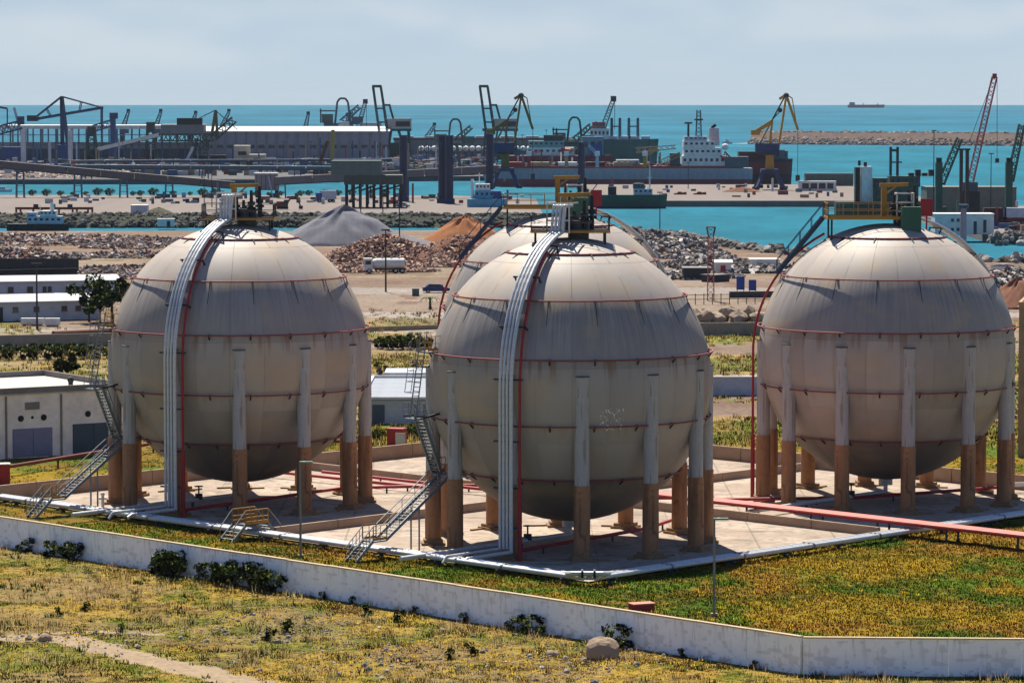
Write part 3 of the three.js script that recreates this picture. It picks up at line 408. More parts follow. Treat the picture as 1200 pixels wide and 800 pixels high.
// ------------------------------------------------------------------ land and water
const SEA = -5, QUAY = -3;
function sheet(name, x0, x1, z0, z1, nx, nz, height, material) { // a grid of ground with uv from 0 to 1
  const p = [], u = [], ix = []; for (let j = 0; j <= nz; j++) for (let i = 0; i <= nx; i++) { const x = mix(x0, x1, i / nx), z = mix(z0, z1, j / nz); p.push(x, height(x, z), z); u.push(i / nx, j / nz); }
  for (let j = 0; j < nz; j++) for (let i = 0; i < nx; i++) { const a = j * (nx + 1) + i, b = a + 1, c = a + nx + 1, d = c + 1; ix.push(a, b, c, b, d, c); }
  const g = new THREE.BufferGeometry(); g.setAttribute('position', new THREE.Float32BufferAttribute(p, 3)); g.setAttribute('uv', new THREE.Float32BufferAttribute(u, 2)); g.setIndex(ix); g.computeVertexNormals();
  if (g.attributes.normal.getY(0) < 0) { for (let i = 0; i < ix.length; i += 3) { const t = ix[i]; ix[i] = ix[i + 1]; ix[i + 1] = t; } g.setIndex(ix); g.computeVertexNormals(); }
  const m = new THREE.Mesh(g, material); m.name = name; scene.add(m); return kind(m, 'structure');
}
const beyondWall = (x, z) => Math.max((x - 16) * -0.728 + (z + 193.7) * 0.686, z + 193.6 - (x - 16) * 0.047); // metres outside the white wall, negative inside
function toLine(x, z, pts) { let d = 1e9; for (let i = 0; i + 1 < pts.length; i++) { const [ax, az] = pts[i], [bx, bz] = pts[i + 1], t = clamp(((x - ax) * (bx - ax) + (z - az) * (bz - az)) / ((bx - ax) ** 2 + (bz - az) ** 2)); d = Math.min(d, Math.hypot(x - ax - t * (bx - ax), z - az - t * (bz - az))); } return d; }
const TRACK = [[[-33.24, -207.26], [-26.94, -205.3], [-22.46, -200.88], [-17.53, -194.88], [-11.86, -187.59], [-4.27, -175.46]], [[-33.13, -206.6], [-28.25, -207.59], [-24.83, -208.58], [-20.78, -208.58]]];
const onTrack = (x, z) => Math.min(toLine(x, z, TRACK[0]) - 1.35, toLine(x, z, TRACK[1]) - 0.5) + (fbm(x * 0.9, z * 0.9, 3) - 0.5) * 1.6;
const GREEN = [0.095, 0.125, 0.012], DEEP = [0.035, 0.07, 0.006], YELLOW = [0.34, 0.2, 0.015], STRAW = [0.31, 0.205, 0.06], BROWN = [0.17, 0.105, 0.045], SAND = [0.33, 0.25, 0.165];
function plantCover(x, z) { // [colour, how much of it is grass]
  const w = beyondWall(x, z), n = fbm(x * 0.11 + 3, z * 0.075, 4), m = fbm(x * 0.42 + 50, z * 0.3, 4), f = fbm(x * 1.7, z * 1.3 + 9, 3);
  if (w > 0) {
    const L = fbm(x * 0.055 + 11, z * 0.045 + 2, 4), soil = smooth(0.55, 0.7, fbm(x * 0.16 + 31, z * 0.11 + 8, 4) + (f - 0.5) * 0.35);
    let c = mix3([0.28, 0.2, 0.05], [0.32, 0.215, 0.04], smooth(0.42, 0.6, n + (f - 0.5) * 0.4)); c = mix3(c, [0.2, 0.19, 0.035], smooth(0.44, 0.6, L * 0.6 + m * 0.4 + (f - 0.5) * 0.3) * 0.85); c = mix3(c, GREEN, smooth(0.53, 0.66, m + (f - 0.5) * 0.4) * 0.7); c = mix3(c, [0.22, 0.155, 0.075], soil * 0.7); c = mix3(c, BROWN, smooth(0.58, 0.72, fbm(x * 0.3 + 91, z * 0.22, 4) + (f - 0.5) * 0.5) * 0.6);
    const t = smooth(0.35, -0.25, onTrack(x, z)); return [mix3(c, SAND, t), (1 - t) * (1 - soil * 0.6)];
  }
  const strip = smooth(9, 5, -w) * smooth(24, 10, x + 0); // narrow lawn between wall and pipes is greener
  let c = mix3([0.08, 0.125, 0.01], [0.24, 0.16, 0.014], smooth(0.46, 0.56, m * 0.25 + n * 0.75 + (f - 0.5) * 0.16) * (1 - strip * 0.55)); c = mix3(c, [0.21, 0.105, 0.018], smooth(0.5, 0.62, fbm(x * 0.13 + 7, z * 0.2 + 33, 4) + (f - 0.5) * 0.3) * 0.7); c = mix3(c, DEEP, smooth(0.5, 0.7, fbm(x * 0.35 + 17, z * 0.3 + 3, 4)) * 0.6); return [c, 1];
}
const rise = (x, z) => { const w = beyondWall(x, z); if (w < 0) return 0; const k = smooth(0.6, 5, w); const q = (cx, cz, r, h) => h * Math.exp(-((x - cx) ** 2 + (z - cz) ** 2) / (r * r)); const a = [-14.39, -215.46], b = [-26.41, -201.19]; return k * (0.3 * (fbm(x * 0.3, z * 0.3, 3) - 0.5) + 0.12 * (noise(x * 1.3, z * 1.3) - 0.5) + q(a[0], a[1], 3.2, 0.55) + q(b[0], b[1] - 3, 5, 0.3)) - 0.02; };
const nearMap = texture(2048, 2048, (u, v) => { const x = mix(-75, 75, u), z = mix(-345, -165, v); let c = plantCover(x, z)[0]; if (z < -300 || beyondWall(x, z) < 0) { const g = smooth(-312, -330, z + (noise(x * 0.2, z * 0.2) - 0.5) * 14); c = mix3(c, mix3(STRAW, GREEN, smooth(0.4, 0.6, fbm(x * 0.12, z * 0.2, 3)) * 0.8), g * 0.7); } const g = 0.72 + 0.5 * noise(x * 6, z * 6) * noise(x * 15, z * 15) + 0.2 * noise(x * 2.2, z * 2.2); return c.map((q) => q * g * 0.92); });
nearMap.wrapS = nearMap.wrapT = THREE.ClampToEdgeWrapping;
sheet('field', -75, 75, -345, -165, 250, 300, rise, new THREE.MeshPhysicalMaterial({ map: nearMap, roughness: 1, specularIntensity: 0.15 }));

const shoreX = (z) => { const e = [[-640, 700], [-655, 130], [-690, 60], [-740, 44], [-790, 36], [-822, 27], [-900, 20]]; if (z > -640) return 900; for (let i = 0; i + 1 < e.length; i++) if (z <= e[i][0] && z >= e[i + 1][0]) return mix(e[i][1], e[i + 1][1], (z - e[i][0]) / (e[i + 1][0] - e[i][0])); return 0; };
// land between the tanks and the harbour: sand, lorry tracks, scrub and a light road
const midMap = texture(2048, 2048, (u, v) => {
  const x = mix(-150, 150, u), z = mix(-825, -345, v), d = -z; const n = fbm(x * 0.05, z * 0.02 + 4, 4), m = fbm(x * 0.25, z * 0.09 + 40, 4), f = fbm(x * 1.1, z * 0.5, 3);
  let c = mix3([0.165, 0.118, 0.09], [0.22, 0.172, 0.135], smooth(0.35, 0.65, n)); c = mix3(c, [0.135, 0.085, 0.06], smooth(0.5, 0.68, m) * 0.7);
  const scrub = smooth(0.44, 0.58, fbm(x * 0.07 + 8, z * 0.045, 4) + (f - 0.5) * 0.3) * (smooth(345, 365, d) * smooth(520, 470, d) * 0.95 + smooth(580, 610, d) * 0.12); c = mix3(c, mix3(STRAW, [0.13, 0.15, 0.035], smooth(0.35, 0.6, m)), scrub);
  if (d < 352) c = mix3(c, mix3(STRAW, GREEN, smooth(0.4, 0.6, fbm(x * 0.12, z * 0.2, 3)) * 0.8), 0.7 * smooth(358, 345, d));
  const band = (a, b, col, k, lo = -999, hi = 999) => { const e = (f - 0.5) * 5; if (d > a + e && d < b + e && x > lo && x < hi) c = mix3(c, col, k * (0.75 + 0.5 * m)); };
  band(563, 584, [0.25, 0.225, 0.205], 0.75, -40, 80); band(474, 483, [0.26, 0.235, 0.21], 0.7, -80, 20); band(505, 517, [0.3, 0.27, 0.25], 0.75, -30, 90); band(405, 440, [0.24, 0.175, 0.06], 0.6, -80, 10); band(690, 825, [0.17, 0.115, 0.085], 0.7);
  const ruts = smooth(0.62, 0.8, fbm(x * 0.06 + z * 0.012, z * 0.21, 4)); c = mix3(c, [0.36, 0.3, 0.245], ruts * 0.55);
  return c.map((q) => q * (0.8 + 0.4 * noise(x * 3.5, z * 1.6)));
});
midMap.wrapS = midMap.wrapT = THREE.ClampToEdgeWrapping;
sheet('dockland_ground', -150, 150, -825, -345, 60, 100, (x, z) => x > shoreX(z) + 2 ? -8 : -0.02 + 0.25 * (fbm(x * 0.05, z * 0.05, 3) - 0.5) * smooth(-345, -380, z), new THREE.MeshPhysicalMaterial({ map: midMap, roughness: 1, specularIntensity: 0.15 }));
const earth = new THREE.MeshStandardMaterial({ color: new THREE.Color().setRGB(0.15, 0.13, 0.05), map: mott20, roughness: 1 });
kind(B().prism([[-700, 200], [700, 200], [700, -640], [130, -655], [60, -690], [44, -740], [36, -790], [27, -822], [-700, -822]], -7, -0.35).build('ground', earth), 'structure');
const quayTop = new THREE.MeshStandardMaterial({ color: new THREE.Color().setRGB(0.19, 0.16, 0.145), map: mott20, roughness: 1 });
const quaySlab = (name, poly, mat = quayTop) => kind(B().prism(poly, -9, QUAY).build(name, mat), 'structure');
quaySlab('west_quay', [[-500, -985], [-2, -985], [9, -1010], [8, -1175], [-20, -1215], [-500, -1235]]);
quaySlab('far_wharf', [[-800, -1440], [-95, -1440], [-70, -1480], [-8, -1500], [-8, -2050], [-800, -2050]], new THREE.MeshStandardMaterial({ color: new THREE.Color().setRGB(0.1, 0.1, 0.105), map: mott20, roughness: 1 }));
quaySlab('pier', [[28, -1155], [135, -1155], [150, -1362], [28, -1362]]);
quaySlab('east_quay', [[118, -872], [420, -872], [420, -1120], [118, -1100]]);
const wave = texture(512, 512, (u, v) => { const n = 0.45 * wrapNoise(u, v, 9, 21) + 0.35 * wrapNoise(u, v, 31, 22) + 0.2 * wrapNoise(u, v, 120, 23); return [n, n, n]; }, false);
function water(hex, streak, sx, sz) { const map = texture(512, 512, (u, v) => { const n = 0.5 * wrapNoise(u, v, 5, 31) + 0.3 * wrapNoise(u, v, 23, 32) + 0.2 * wrapNoise(u, v, 110, 33); const g = 1 + streak * (n - 0.5) * 2; return [g * 0.78, g * 0.8, g * 0.8]; }); map.repeat.set(1 / sx, 1 / sz); const bump = wave.clone(); bump.needsUpdate = true; bump.repeat.set(1 / 60, 1 / 60); return new THREE.MeshPhysicalMaterial({ color: new THREE.Color().setRGB(...hex), map, roughness: 0.8, specularIntensity: 0.08, bumpMap: bump, bumpScale: 0.25 }); }
kind(B().prism([[-7000, -1000], [7000, -1000], [7000, -10950], [-7000, -10950]], -12, SEA - 0.03).build('sea', water([0.02, 0.158, 0.245], 0.4, 700, 1500)), 'structure');
kind(B().prism([[-900, -600], [900, -600], [900, -2300], [140, -2440], [-900, -2440]], -12, SEA).build('harbour_water', water([0.012, 0.16, 0.235], 0.34, 110, 330)), 'structure');

// ------------------------------------------------------------------ plants and stones
const leafTex = texture(64, 64, (u, v, i, j) => { const h = hash2(i, j), k = hash2(j, i + 9); return mix3([0.06, 0.095, 0.02], [0.19, 0.25, 0.05], h).map((q) => q * (0.8 + 0.4 * k)); });
const leafMat = new THREE.MeshStandardMaterial({ map: leafTex, roughness: 0.8, side: THREE.DoubleSide });
const darkLeaf = new THREE.MeshStandardMaterial({ map: leafTex, color: new THREE.Color().setRGB(0.7, 0.78, 0.68), roughness: 0.8, side: THREE.DoubleSide });
const bark = paint('#5b4a3a', 0.95);
function leaves(b, rnd, c, r, n, s) { // leaf faces through a ragged crown made of lumps
  const lumps = []; for (let i = 0; i < 11; i++) { const t = rnd() * 6.283, h = rnd() * 1.7 - 0.7, o = 0.25 + 0.6 * rnd(); lumps.push([c[0] + Math.cos(t) * r[0] * o, c[1] + h * r[1] * 0.65, c[2] + Math.sin(t) * r[2] * o, 0.16 + 0.3 * rnd()]); }
  for (let i = 0; i < n; i++) {
    const q = lumps[i % 11], a = rnd() * 6.283, z = rnd() * 2 - 1, k = q[3] * Math.cbrt(0.25 + 0.75 * rnd()), w = Math.sqrt(1 - z * z);
    const o = [w * Math.cos(a), z, w * Math.sin(a)], p = [q[0] + o[0] * k * r[0], q[1] + o[1] * k * r[1], q[2] + o[2] * k * r[2]];
    const t1 = V([rnd() - 0.5, rnd() - 0.5, rnd() - 0.5]).normalize(), t2 = new THREE.Vector3().crossVectors(t1, V([o[0], o[1] + 0.4, o[2]])).normalize(), l = s * (0.6 + rnd() * 0.8), v = [[-0.5, 0], [0, -0.32], [0.5, 0], [0, 0.32]].map(([x, y]) => [p[0] + t1.x * x * l + t2.x * y * l, p[1] + t1.y * x * l + t2.y * y * l, p[2] + t1.z * x * l + t2.z * y * l]);
    const nn = V([o[0], o[1] + 0.5, o[2]]).normalize().toArray(), uv = [rnd(), rnd()]; b.tri(v[0], v[1], v[2], nn, nn, nn, uv, uv, uv); b.tri(v[0], v[2], v[3], nn, nn, nn, uv, uv, uv);
  }
}
function bushKind(name, seed, r, n, s, mat) { const g = new THREE.Group(), rnd = randomizer(seed), b = B(); g.name = name; leaves(b, rnd, [0, r[1] * 0.75, 0], r, n, s); const m = new THREE.Mesh(b.done(), mat); m.name = 'foliage'; g.add(m); const w = B(); for (let i = 0; i < 5; i++) { const a = rnd() * 6.28; w.rod([0, 0, 0], [Math.cos(a) * r[0] * 0.5, r[1] * 0.8, Math.sin(a) * r[2] * 0.5], 0.03 * r[1], 0.012 * r[1], 5); } const q = new THREE.Mesh(w.done(), bark); q.name = 'stem'; g.add(q); return g; }
const bushKinds = [bushKind('bush', 5, [0.8, 0.65, 0.8], 620, 0.15, leafMat), bushKind('bush', 8, [1.1, 0.9, 0.9], 950, 0.16, darkLeaf), bushKind('bush', 12, [0.5, 0.5, 0.5], 340, 0.13, leafMat)];
function bush(kindNo, at, scale, label, group) { const w = beyondWall(at[0], at[2]); if (group === 'bushes along the white wall') { at[0] += -0.728 * (0.75 * scale - w); at[2] += 0.686 * (0.75 * scale - w); at[1] = rise(at[0], at[2]); } const c = bushKinds[kindNo].clone(); c.name = numbered('bush'); c.position.set(...at); c.scale.setScalar(scale * (kindNo < 2 ? 1.4 : 1.2)); c.rotation.y = at[0] * 7.7; scene.add(c); if (group === 'bushes along the white wall') label = ['rounded green bush growing at the foot of the long white wall', 'large dark bush in the thicket at the foot of the long white wall', 'small low bush at the foot of the long white wall'][kindNo]; tag(c, label, 'bush', group); }
for (const [x, z, k, s] of [[-34.52, -245.35, 0, .7], [-32.02, -243.53, 0, .8], [-30.26, -241.73, 1, .75], [-23.1, -235.64, 2, .9], [-21.58, -235.22, 1, .9], [-20.7, -234.37, 1, 1.1], [-19.06, -232.3, 0, .9], [-17.83, -231.07, 1, .8], [-16.68, -229.85, 1, 1], [-15.43, -228.64, 1, 1.05], [-14.33, -227.06, 0, 1.05], [-11.29, -223.56, 2, .6], [-9.13, -221.3, 2, .6], [-5.02, -217.61, 2, .55], [-2.08, -214.05, 2, .7], [0.92, -210.26, 0, .7], [2.03, -208.92, 0, .8], [6.62, -203.38, 0, .95], [9.1, -199.04, 2, .6], [13.33, -195.76, 2, .5]]) bush(k, [x, rise(x, z), z], s, 'dark green bush growing at the foot of the long white wall', 'bushes along the white wall');
for (const [x, z, s] of [[-13.53, -208.58, 1], [-14.17, -205.3, .9], [-26.53, -217.61, .7], [-27.74, -215.46, .6], [-2.35, -201.19, .8], [-3.4, -199.65, .7], [-23.39, -209.25, .5], [-8.93, -216.17, .8], [-6.74, -213.35, .9]]) bush(2, [x, rise(x, z), z], s, 'small fresh green shrub standing alone in the dry yellow field', 'small shrubs in the field');

// grass as tufts of blades, tinted by the same patches as the ground
function tuftGeometry(seed, n, h, spread, width) { const b = B(), rnd = randomizer(seed); for (let i = 0; i < n; i++) { const a = rnd() * 6.283, r = spread * Math.sqrt(rnd()), x = Math.cos(a) * r, z = Math.sin(a) * r, l = h * (0.5 + rnd() * 0.8), lean = 0.5 * rnd(), t = rnd() * 6.283, cx = Math.cos(t) * width, cz = Math.sin(t) * width; const tip = [x + Math.cos(a) * l * lean, l, z + Math.sin(a) * l * lean]; b.tri([x - cx, 0, z - cz], [x + cx, 0, z + cz], tip, [Math.cos(a) * 0.4, 0.9, Math.sin(a) * 0.4]); } return b.done(); }
const bladeMat = new THREE.MeshPhysicalMaterial({ roughness: 1, specularIntensity: 0.1, side: THREE.DoubleSide });
function scatter(name, geometry, material, count, place, label, category) { // copies nobody could count
  const m = new THREE.InstancedMesh(geometry, material, count), o = new THREE.Object3D(), c = new THREE.Color(); let k = 0, tries = 0;
  while (k < count && tries++ < count * 12) { const p = place(); if (!p) continue; o.position.set(p.x, p.y, p.z); o.rotation.set(p.rx || 0, p.ry || 0, p.rz || 0); o.scale.set(...(Array.isArray(p.s) ? p.s : [p.s, p.s, p.s])); o.updateMatrix(); m.setMatrixAt(k, o.matrix); m.setColorAt(k, c.setRGB(...p.c)); k++; }
  m.count = k; m.name = numbered(name); scene.add(m); kind(m, 'stuff'); if (label) tag(m, label, category); return m;
}
{ const rnd = randomizer(77), inView = (x, z) => Math.abs(x) < -z * 0.15 + 3;
  const spot = () => { const z = rnd() < 0.85 ? mix(-262, -184, rnd()) : mix(-345, -262, rnd()), x = mix(-52, 54, rnd()); return inView(x, z) ? [x, z] : null; };
  const jitter = (c, k) => { const g = 1 + (rnd() - 0.5) * k; return [c[0] * g * (1 + (rnd() - 0.5) * 0.2), c[1] * g, c[2] * g]; };
  scatter('field_grass', tuftGeometry(1, 11, 0.12, 0.28, 0.034), bladeMat, 34000, () => { const q = spot(); if (!q) return; const [x, z] = q; if (beyondWall(x, z) < 0.25) return; const [c, g] = plantCover(x, z); if (rnd() > g * 0.95 || fbm(x * 0.8, z * 0.8, 3) < 0.4 && rnd() < 0.6) return; return { x, y: rise(x, z) - 0.01, z, ry: rnd() * 6.28, s: (0.4 + rnd() * 0.6) * (0.75 + 0.8 * smooth(0.5, 0.75, fbm(x * 0.5 + 3, z * 0.5, 3))), c: jitter(c.map((v) => v * 1.25), 0.28) }; }, 'dry yellow and green grass covering the field before the white wall', 'grass');
  scatter('lawn_grass', tuftGeometry(2, 12, 0.13, 0.27, 0.03), bladeMat, 40000, () => { const q = spot(); if (!q) return; const [x, z] = q; if (beyondWall(x, z) > -0.2) return; const a = ((x - CORNER[0]) * -E2[1] + (z - CORNER[1]) * E2[0]) / (E1[0] * -E2[1] + E1[1] * E2[0]), b = ((x - CORNER[0]) * -E1[1] + (z - CORNER[1]) * E1[0]) / (E2[0] * -E1[1] + E2[1] * E1[0]); if (a > -0.35 && b > -0.35 && a < 65 && b < 64) return; const [c] = plantCover(x, z); return { x, y: 0, z, ry: rnd() * 6.28, s: 0.5 + rnd() * 0.8, c: jitter(c.map((v) => v * 1.3), 0.3) }; }, 'green and yellow grass between the white wall and the pipelines', 'grass');
  scatter('yellow_flowers', tuftGeometry(3, 8, 0.12, 0.2, 0.03), bladeMat, 1100, () => { const q = spot(); if (!q) return; const [x, z] = q, w = beyondWall(x, z); const n = fbm(x * 0.22 + 60, z * 0.15, 3); if (n < 0.57 || Math.abs(w) < 0.4) return; if (w < 0 && rnd() < 0.6) return; if (w < 0 && !(x > 6 && z > -243 + Math.abs(x - 16) * 0.4)) return; return { x, y: rise(x, z) + 0.08, z, ry: rnd() * 6, s: 0.6 + rnd() * 0.6, c: jitter([0.5, 0.32, 0.015], 0.4) }; }, 'yellow wildflowers in patches across the grass', 'flowers');
  scatter('dry_stalks', tuftGeometry(6, 16, 0.42, 0.3, 0.014), bladeMat, 1400, () => { const q = spot(); if (!q) return; const [x, z] = q; if (beyondWall(x, z) < 0.3 || fbm(x * 0.35 + 70, z * 0.3, 3) < 0.56 || onTrack(x, z) < 0.3) return; return { x, y: rise(x, z), z, ry: rnd() * 6, s: 0.5 + rnd() * 0.8, c: jitter([0.3, 0.22, 0.1], 0.5) }; }, 'taller dry stalks in clumps across the field', 'dry grass');
  const stone = new THREE.IcosahedronGeometry(1, 1); { const p = stone.attributes.position; for (let i = 0; i < p.count; i++) { const k = 0.75 + 0.5 * noise(p.getX(i) * 3 + 5, p.getY(i) * 3 + p.getZ(i) * 2); p.setXYZ(i, p.getX(i) * k, p.getY(i) * k * 0.75, p.getZ(i) * k); } stone.computeVertexNormals(); }
  const stoneMat = new THREE.MeshStandardMaterial({ roughness: 0.95, map: mott1 });
  shared.stone = stone; shared.stoneMat = stoneMat;
  const rubble = [[-17.79, -209.25, 6], [-14.35, -210.94, 5], [-10.68, -199.65, 7], [-2.37, -195.17, 8], [-27.59, -202.75, 6], [4.37, -199.65, 5], [-6.05, -207.59, 8]];
  scatter('loose_stones', stone, stoneMat, 2600, () => { let x, z; if (rnd() < 0.6) { const r = rubble[Math.floor(rnd() * 7)], a = rnd() * 6.28, q = r[2] * Math.sqrt(rnd()); x = r[0] + Math.cos(a) * q; z = r[1] + Math.sin(a) * q; } else { const q = spot(); if (!q) return; [x, z] = q; } if (beyondWall(x, z) < 0.35) return; const big = rnd() < 0.06 ? 2.4 : 1, s = (0.03 + 0.07 * rnd() * rnd()) * big, g = 0.14 + 0.3 * rnd(); return { x, y: rise(x, z) + s * 0.3, z, ry: rnd() * 6, rx: rnd(), s, c: rnd() < 0.03 ? [0.6, 0.6, 0.58] : [g, g * 0.88, g * 0.74] }; }, 'scattered pale stones and bits of litter in the field', 'stones');
  scatter('weeds', tuftGeometry(4, 20, 0.26, 0.28, 0.035), bladeMat, 300, () => { const q = spot(); if (!q) return; let [x, z] = q; const w = beyondWall(x, z); if (rnd() < 0.5 ? w < 0.3 || w > 1.3 : w < 0.3) return; return { x, y: rise(x, z), z, ry: rnd() * 6, s: 0.5 + rnd() * 0.9, c: jitter(mix3(DEEP, [0.12, 0.12, 0.05], rnd()), 0.5) }; }, 'dark tall weeds dotted over the field and along the wall foot', 'weeds');
  function rock(name, label, at, r, seed) { const g = new THREE.IcosahedronGeometry(1, 3), p = g.attributes.position; for (let i = 0; i < p.count; i++) { const v = new THREE.Vector3().fromBufferAttribute(p, i), k = 0.78 + 0.4 * noise(v.x * 1.7 + seed, v.y * 1.7 + v.z * 1.3) + 0.1 * noise(v.x * 6 + seed, v.z * 6 + v.y * 5); p.setXYZ(i, v.x * k * r[0], Math.max(-0.25, v.y * k) * r[1], v.z * k * r[2]); } g.computeVertexNormals(); const m = new THREE.Mesh(g, paint('#a58f78', 0.95, 0, mott1)); m.name = numbered(name); m.position.set(...at); scene.add(m); tag(m, label, 'boulder'); }
  { const [x, z] = [5.18, -199.35]; rock('boulder', 'large rounded pale boulder near the foot of the white wall', [x, rise(x, z) + 0.2, z], [0.95, 0.95, 0.7], 3); }
  { const [x, z] = [2.34, -200.26]; rock('boulder', 'low grey stone in the grass beside the large rounded boulder', [x, rise(x, z) + 0.1, z], [0.4, 0.3, 0.35], 9); }
  { const [x, z] = [-27.13, -203.7]; rock('boulder', 'dark stone lying on the sandy track', [x, rise(x, z) + 0.1, z], [0.45, 0.35, 0.4], 15); }
}

{ // scrub on the open ground between the pad and the docks
  const rnd = randomizer(313), jitter = (c, k) => { const g = 1 + (rnd() - 0.5) * k; return c.map((v) => v * g); };
  scatter('dockland_scrub', tuftGeometry(9, 14, 0.4, 0.5, 0.06), bladeMat, 16000, () => { const z = mix(-540, -318, Math.sqrt(rnd())), x = mix(-80, 80, rnd()); if (Math.abs(x) > -z * 0.15 + 4) return; const n = fbm(x * 0.07 + 8, z * 0.045, 4), m = fbm(x * 0.2, z * 0.12 + 5, 3); if (z < -345 ? n + (rnd() - 0.5) * 0.25 < 0.5 : rnd() < 0.3) return; if (z > -345 && x < -30 && z > -334) return; return { x, y: -0.05, z, ry: rnd() * 6, s: [0.5 + rnd() * 0.9, 0.35 + rnd() * rnd() * 1.3, 0.5 + rnd() * 0.9], c: jitter(m > 0.5 ? mix3([0.09, 0.11, 0.015], [0.2, 0.17, 0.04], rnd()) : mix3([0.28, 0.2, 0.06], [0.16, 0.11, 0.05], rnd()), 0.5) }; }, 'low dry scrub and weeds on the open sandy ground behind the tanks', 'scrub');
}

// ------------------------------------------------------------------ dockland behind the tanks
const P = { cream: paint('#ffffff', 0.85, 0, mott4, { color: new THREE.Color().setRGB(0.93, 0.85, 0.8) }), white: paint('#e6e6e4', 0.8), bluish: paint('#b9c3d3', 0.7), roofGrey: paint('#8e8c8a', 0.9), lilac: paint('#8a8cab', 0.6), slate: paint('#42596b', 0.6), dark: paint('#33363c', 0.8), darker: paint('#1e2126', 0.8), glass: paint('#1b2a38', 0.15, 0, null), rust: paint('#6e3a26', 0.9), timber: paint('#7d5a40', 0.95), concreteGrey: paint('#8b8781', 0.95), sandStone: paint('#a58e73', 0.95), blue: paint('#23499c', 0.6), lightBlue: paint('#4aa0c8', 0.5), green: paint('#1f4f42', 0.6), greyGreen: paint('#53655f', 0.7), craneGreen: paint('#24443f', 0.6), navyBlue: paint('#1f3766', 0.6), portBlue: paint('#234a86', 0.55), yellow: paint('#b98a22', 0.6), redHull: paint('#7a2328', 0.7), red: paint('#b3202a', 0.6), hullGrey: paint('#5d6068', 0.7), maroon: paint('#4d2a30', 0.8), tan: paint('#b79b77', 0.9), silver: paint('#b9bcc0', 0.4, 0.4), black: paint('#131417', 0.8), tyre: paint('#17171a', 0.9), pink: paint('#b0646a', 0.7) };
// a long shed: walls, parapet or roof, each opening a part; runs from p to q, depth metres to the back
function shed(name, label, p, q, depth, h, o = {}) {
  const y0 = o.y ?? 0, g = thing(name, label, o.category || 'building', [p[0], y0, p[1]], o.group), L = Math.hypot(q[0] - p[0], q[1] - p[1]), d = [(q[0] - p[0]) / L, (q[1] - p[1]) / L], n = [d[1], -d[0]];
  if (n[1] > 0) { n[0] *= -1; n[1] *= -1; } // n points away from the camera
  const at = (t, y, b) => [p[0] + d[0] * t + n[0] * b, y0 + y, p[1] + d[1] * t + n[1] * b], span = (b, t0, t1, ya, yb, b0, b1) => { const a = at(t0, ya, b0), X = at(t1, ya, b0).map((v, i) => v - a[i]), Z = at(t0, ya, b1).map((v, i) => v - a[i]); return b.hexa(a, X, [0, yb - ya, 0], Z); };
  span(B(), 0, L, 0, h, 0, depth).build('wall', o.wall || P.white, g);
  const e = o.eave ?? 0.3;
  if (o.gable) { const b = B(), r = o.gable; for (const [b0, b1, y1, y2] of [[-e, depth / 2, h, h + r], [depth / 2, depth + e, h + r, h]]) b.quad(at(-e, y1 + 0.05, b0), at(L + e, y1 + 0.05, b0), at(L + e, y2 + 0.05, b1), at(-e, y2 + 0.05, b1)); b.quad(at(-e, h - 0.15, -e), at(L + e, h - 0.15, -e), at(L + e, h + 0.05, -e), at(-e, h + 0.05, -e)); for (const t of [0.01, L - 0.01]) b.tri(at(t, h, 0), at(t, h, depth), at(t, h + r, depth / 2), [d[0], 0, d[1]]); b.build('roof', o.roof || P.roofGrey, g); }
  else { span(B(), -e * 0.5, L + e * 0.5, h, h + 0.12, -e * 0.5, depth + e * 0.5).build('roof', o.roof || P.roofGrey, g); if (o.parapet) for (const [t0, t1, b0, b1] of [[0, L, -0.06, 0.22], [0, L, depth - 0.22, depth + 0.06], [-0.06, 0.22, 0.23, depth - 0.23], [L - 0.22, L + 0.06, 0.23, depth - 0.23]]) span(B(), t0, t1, h + 0.12, h + 0.12 + o.parapet, b0, b1).build('parapet', o.trim || P.roofGrey, g); }
  for (const [nm, t0, t1, ya, yb, mat, deep = 0.06] of o.openings || []) { const w = span(B(), t0, t1, ya, yb, -deep, 0.02).build(nm, mat, g); if (nm === 'door' && t1 - t0 > 2.2) for (let k = 0; k < 2; k++) { const a = mix(t0, t1, k / 2) + 0.06, c = mix(t0, t1, (k + 1) / 2) - 0.06; span(B(), a, c, ya + 0.05, yb - 0.1, -deep - 0.05, -deep + 0.002).build('door_leaf', mat, w); } if (nm === 'window') { span(B(), t0 - 0.08, t1 + 0.08, ya - 0.12, ya, -deep - 0.08, 0).build('sill', P.concreteGrey, w); } }
  return { g, at, span, L };
}
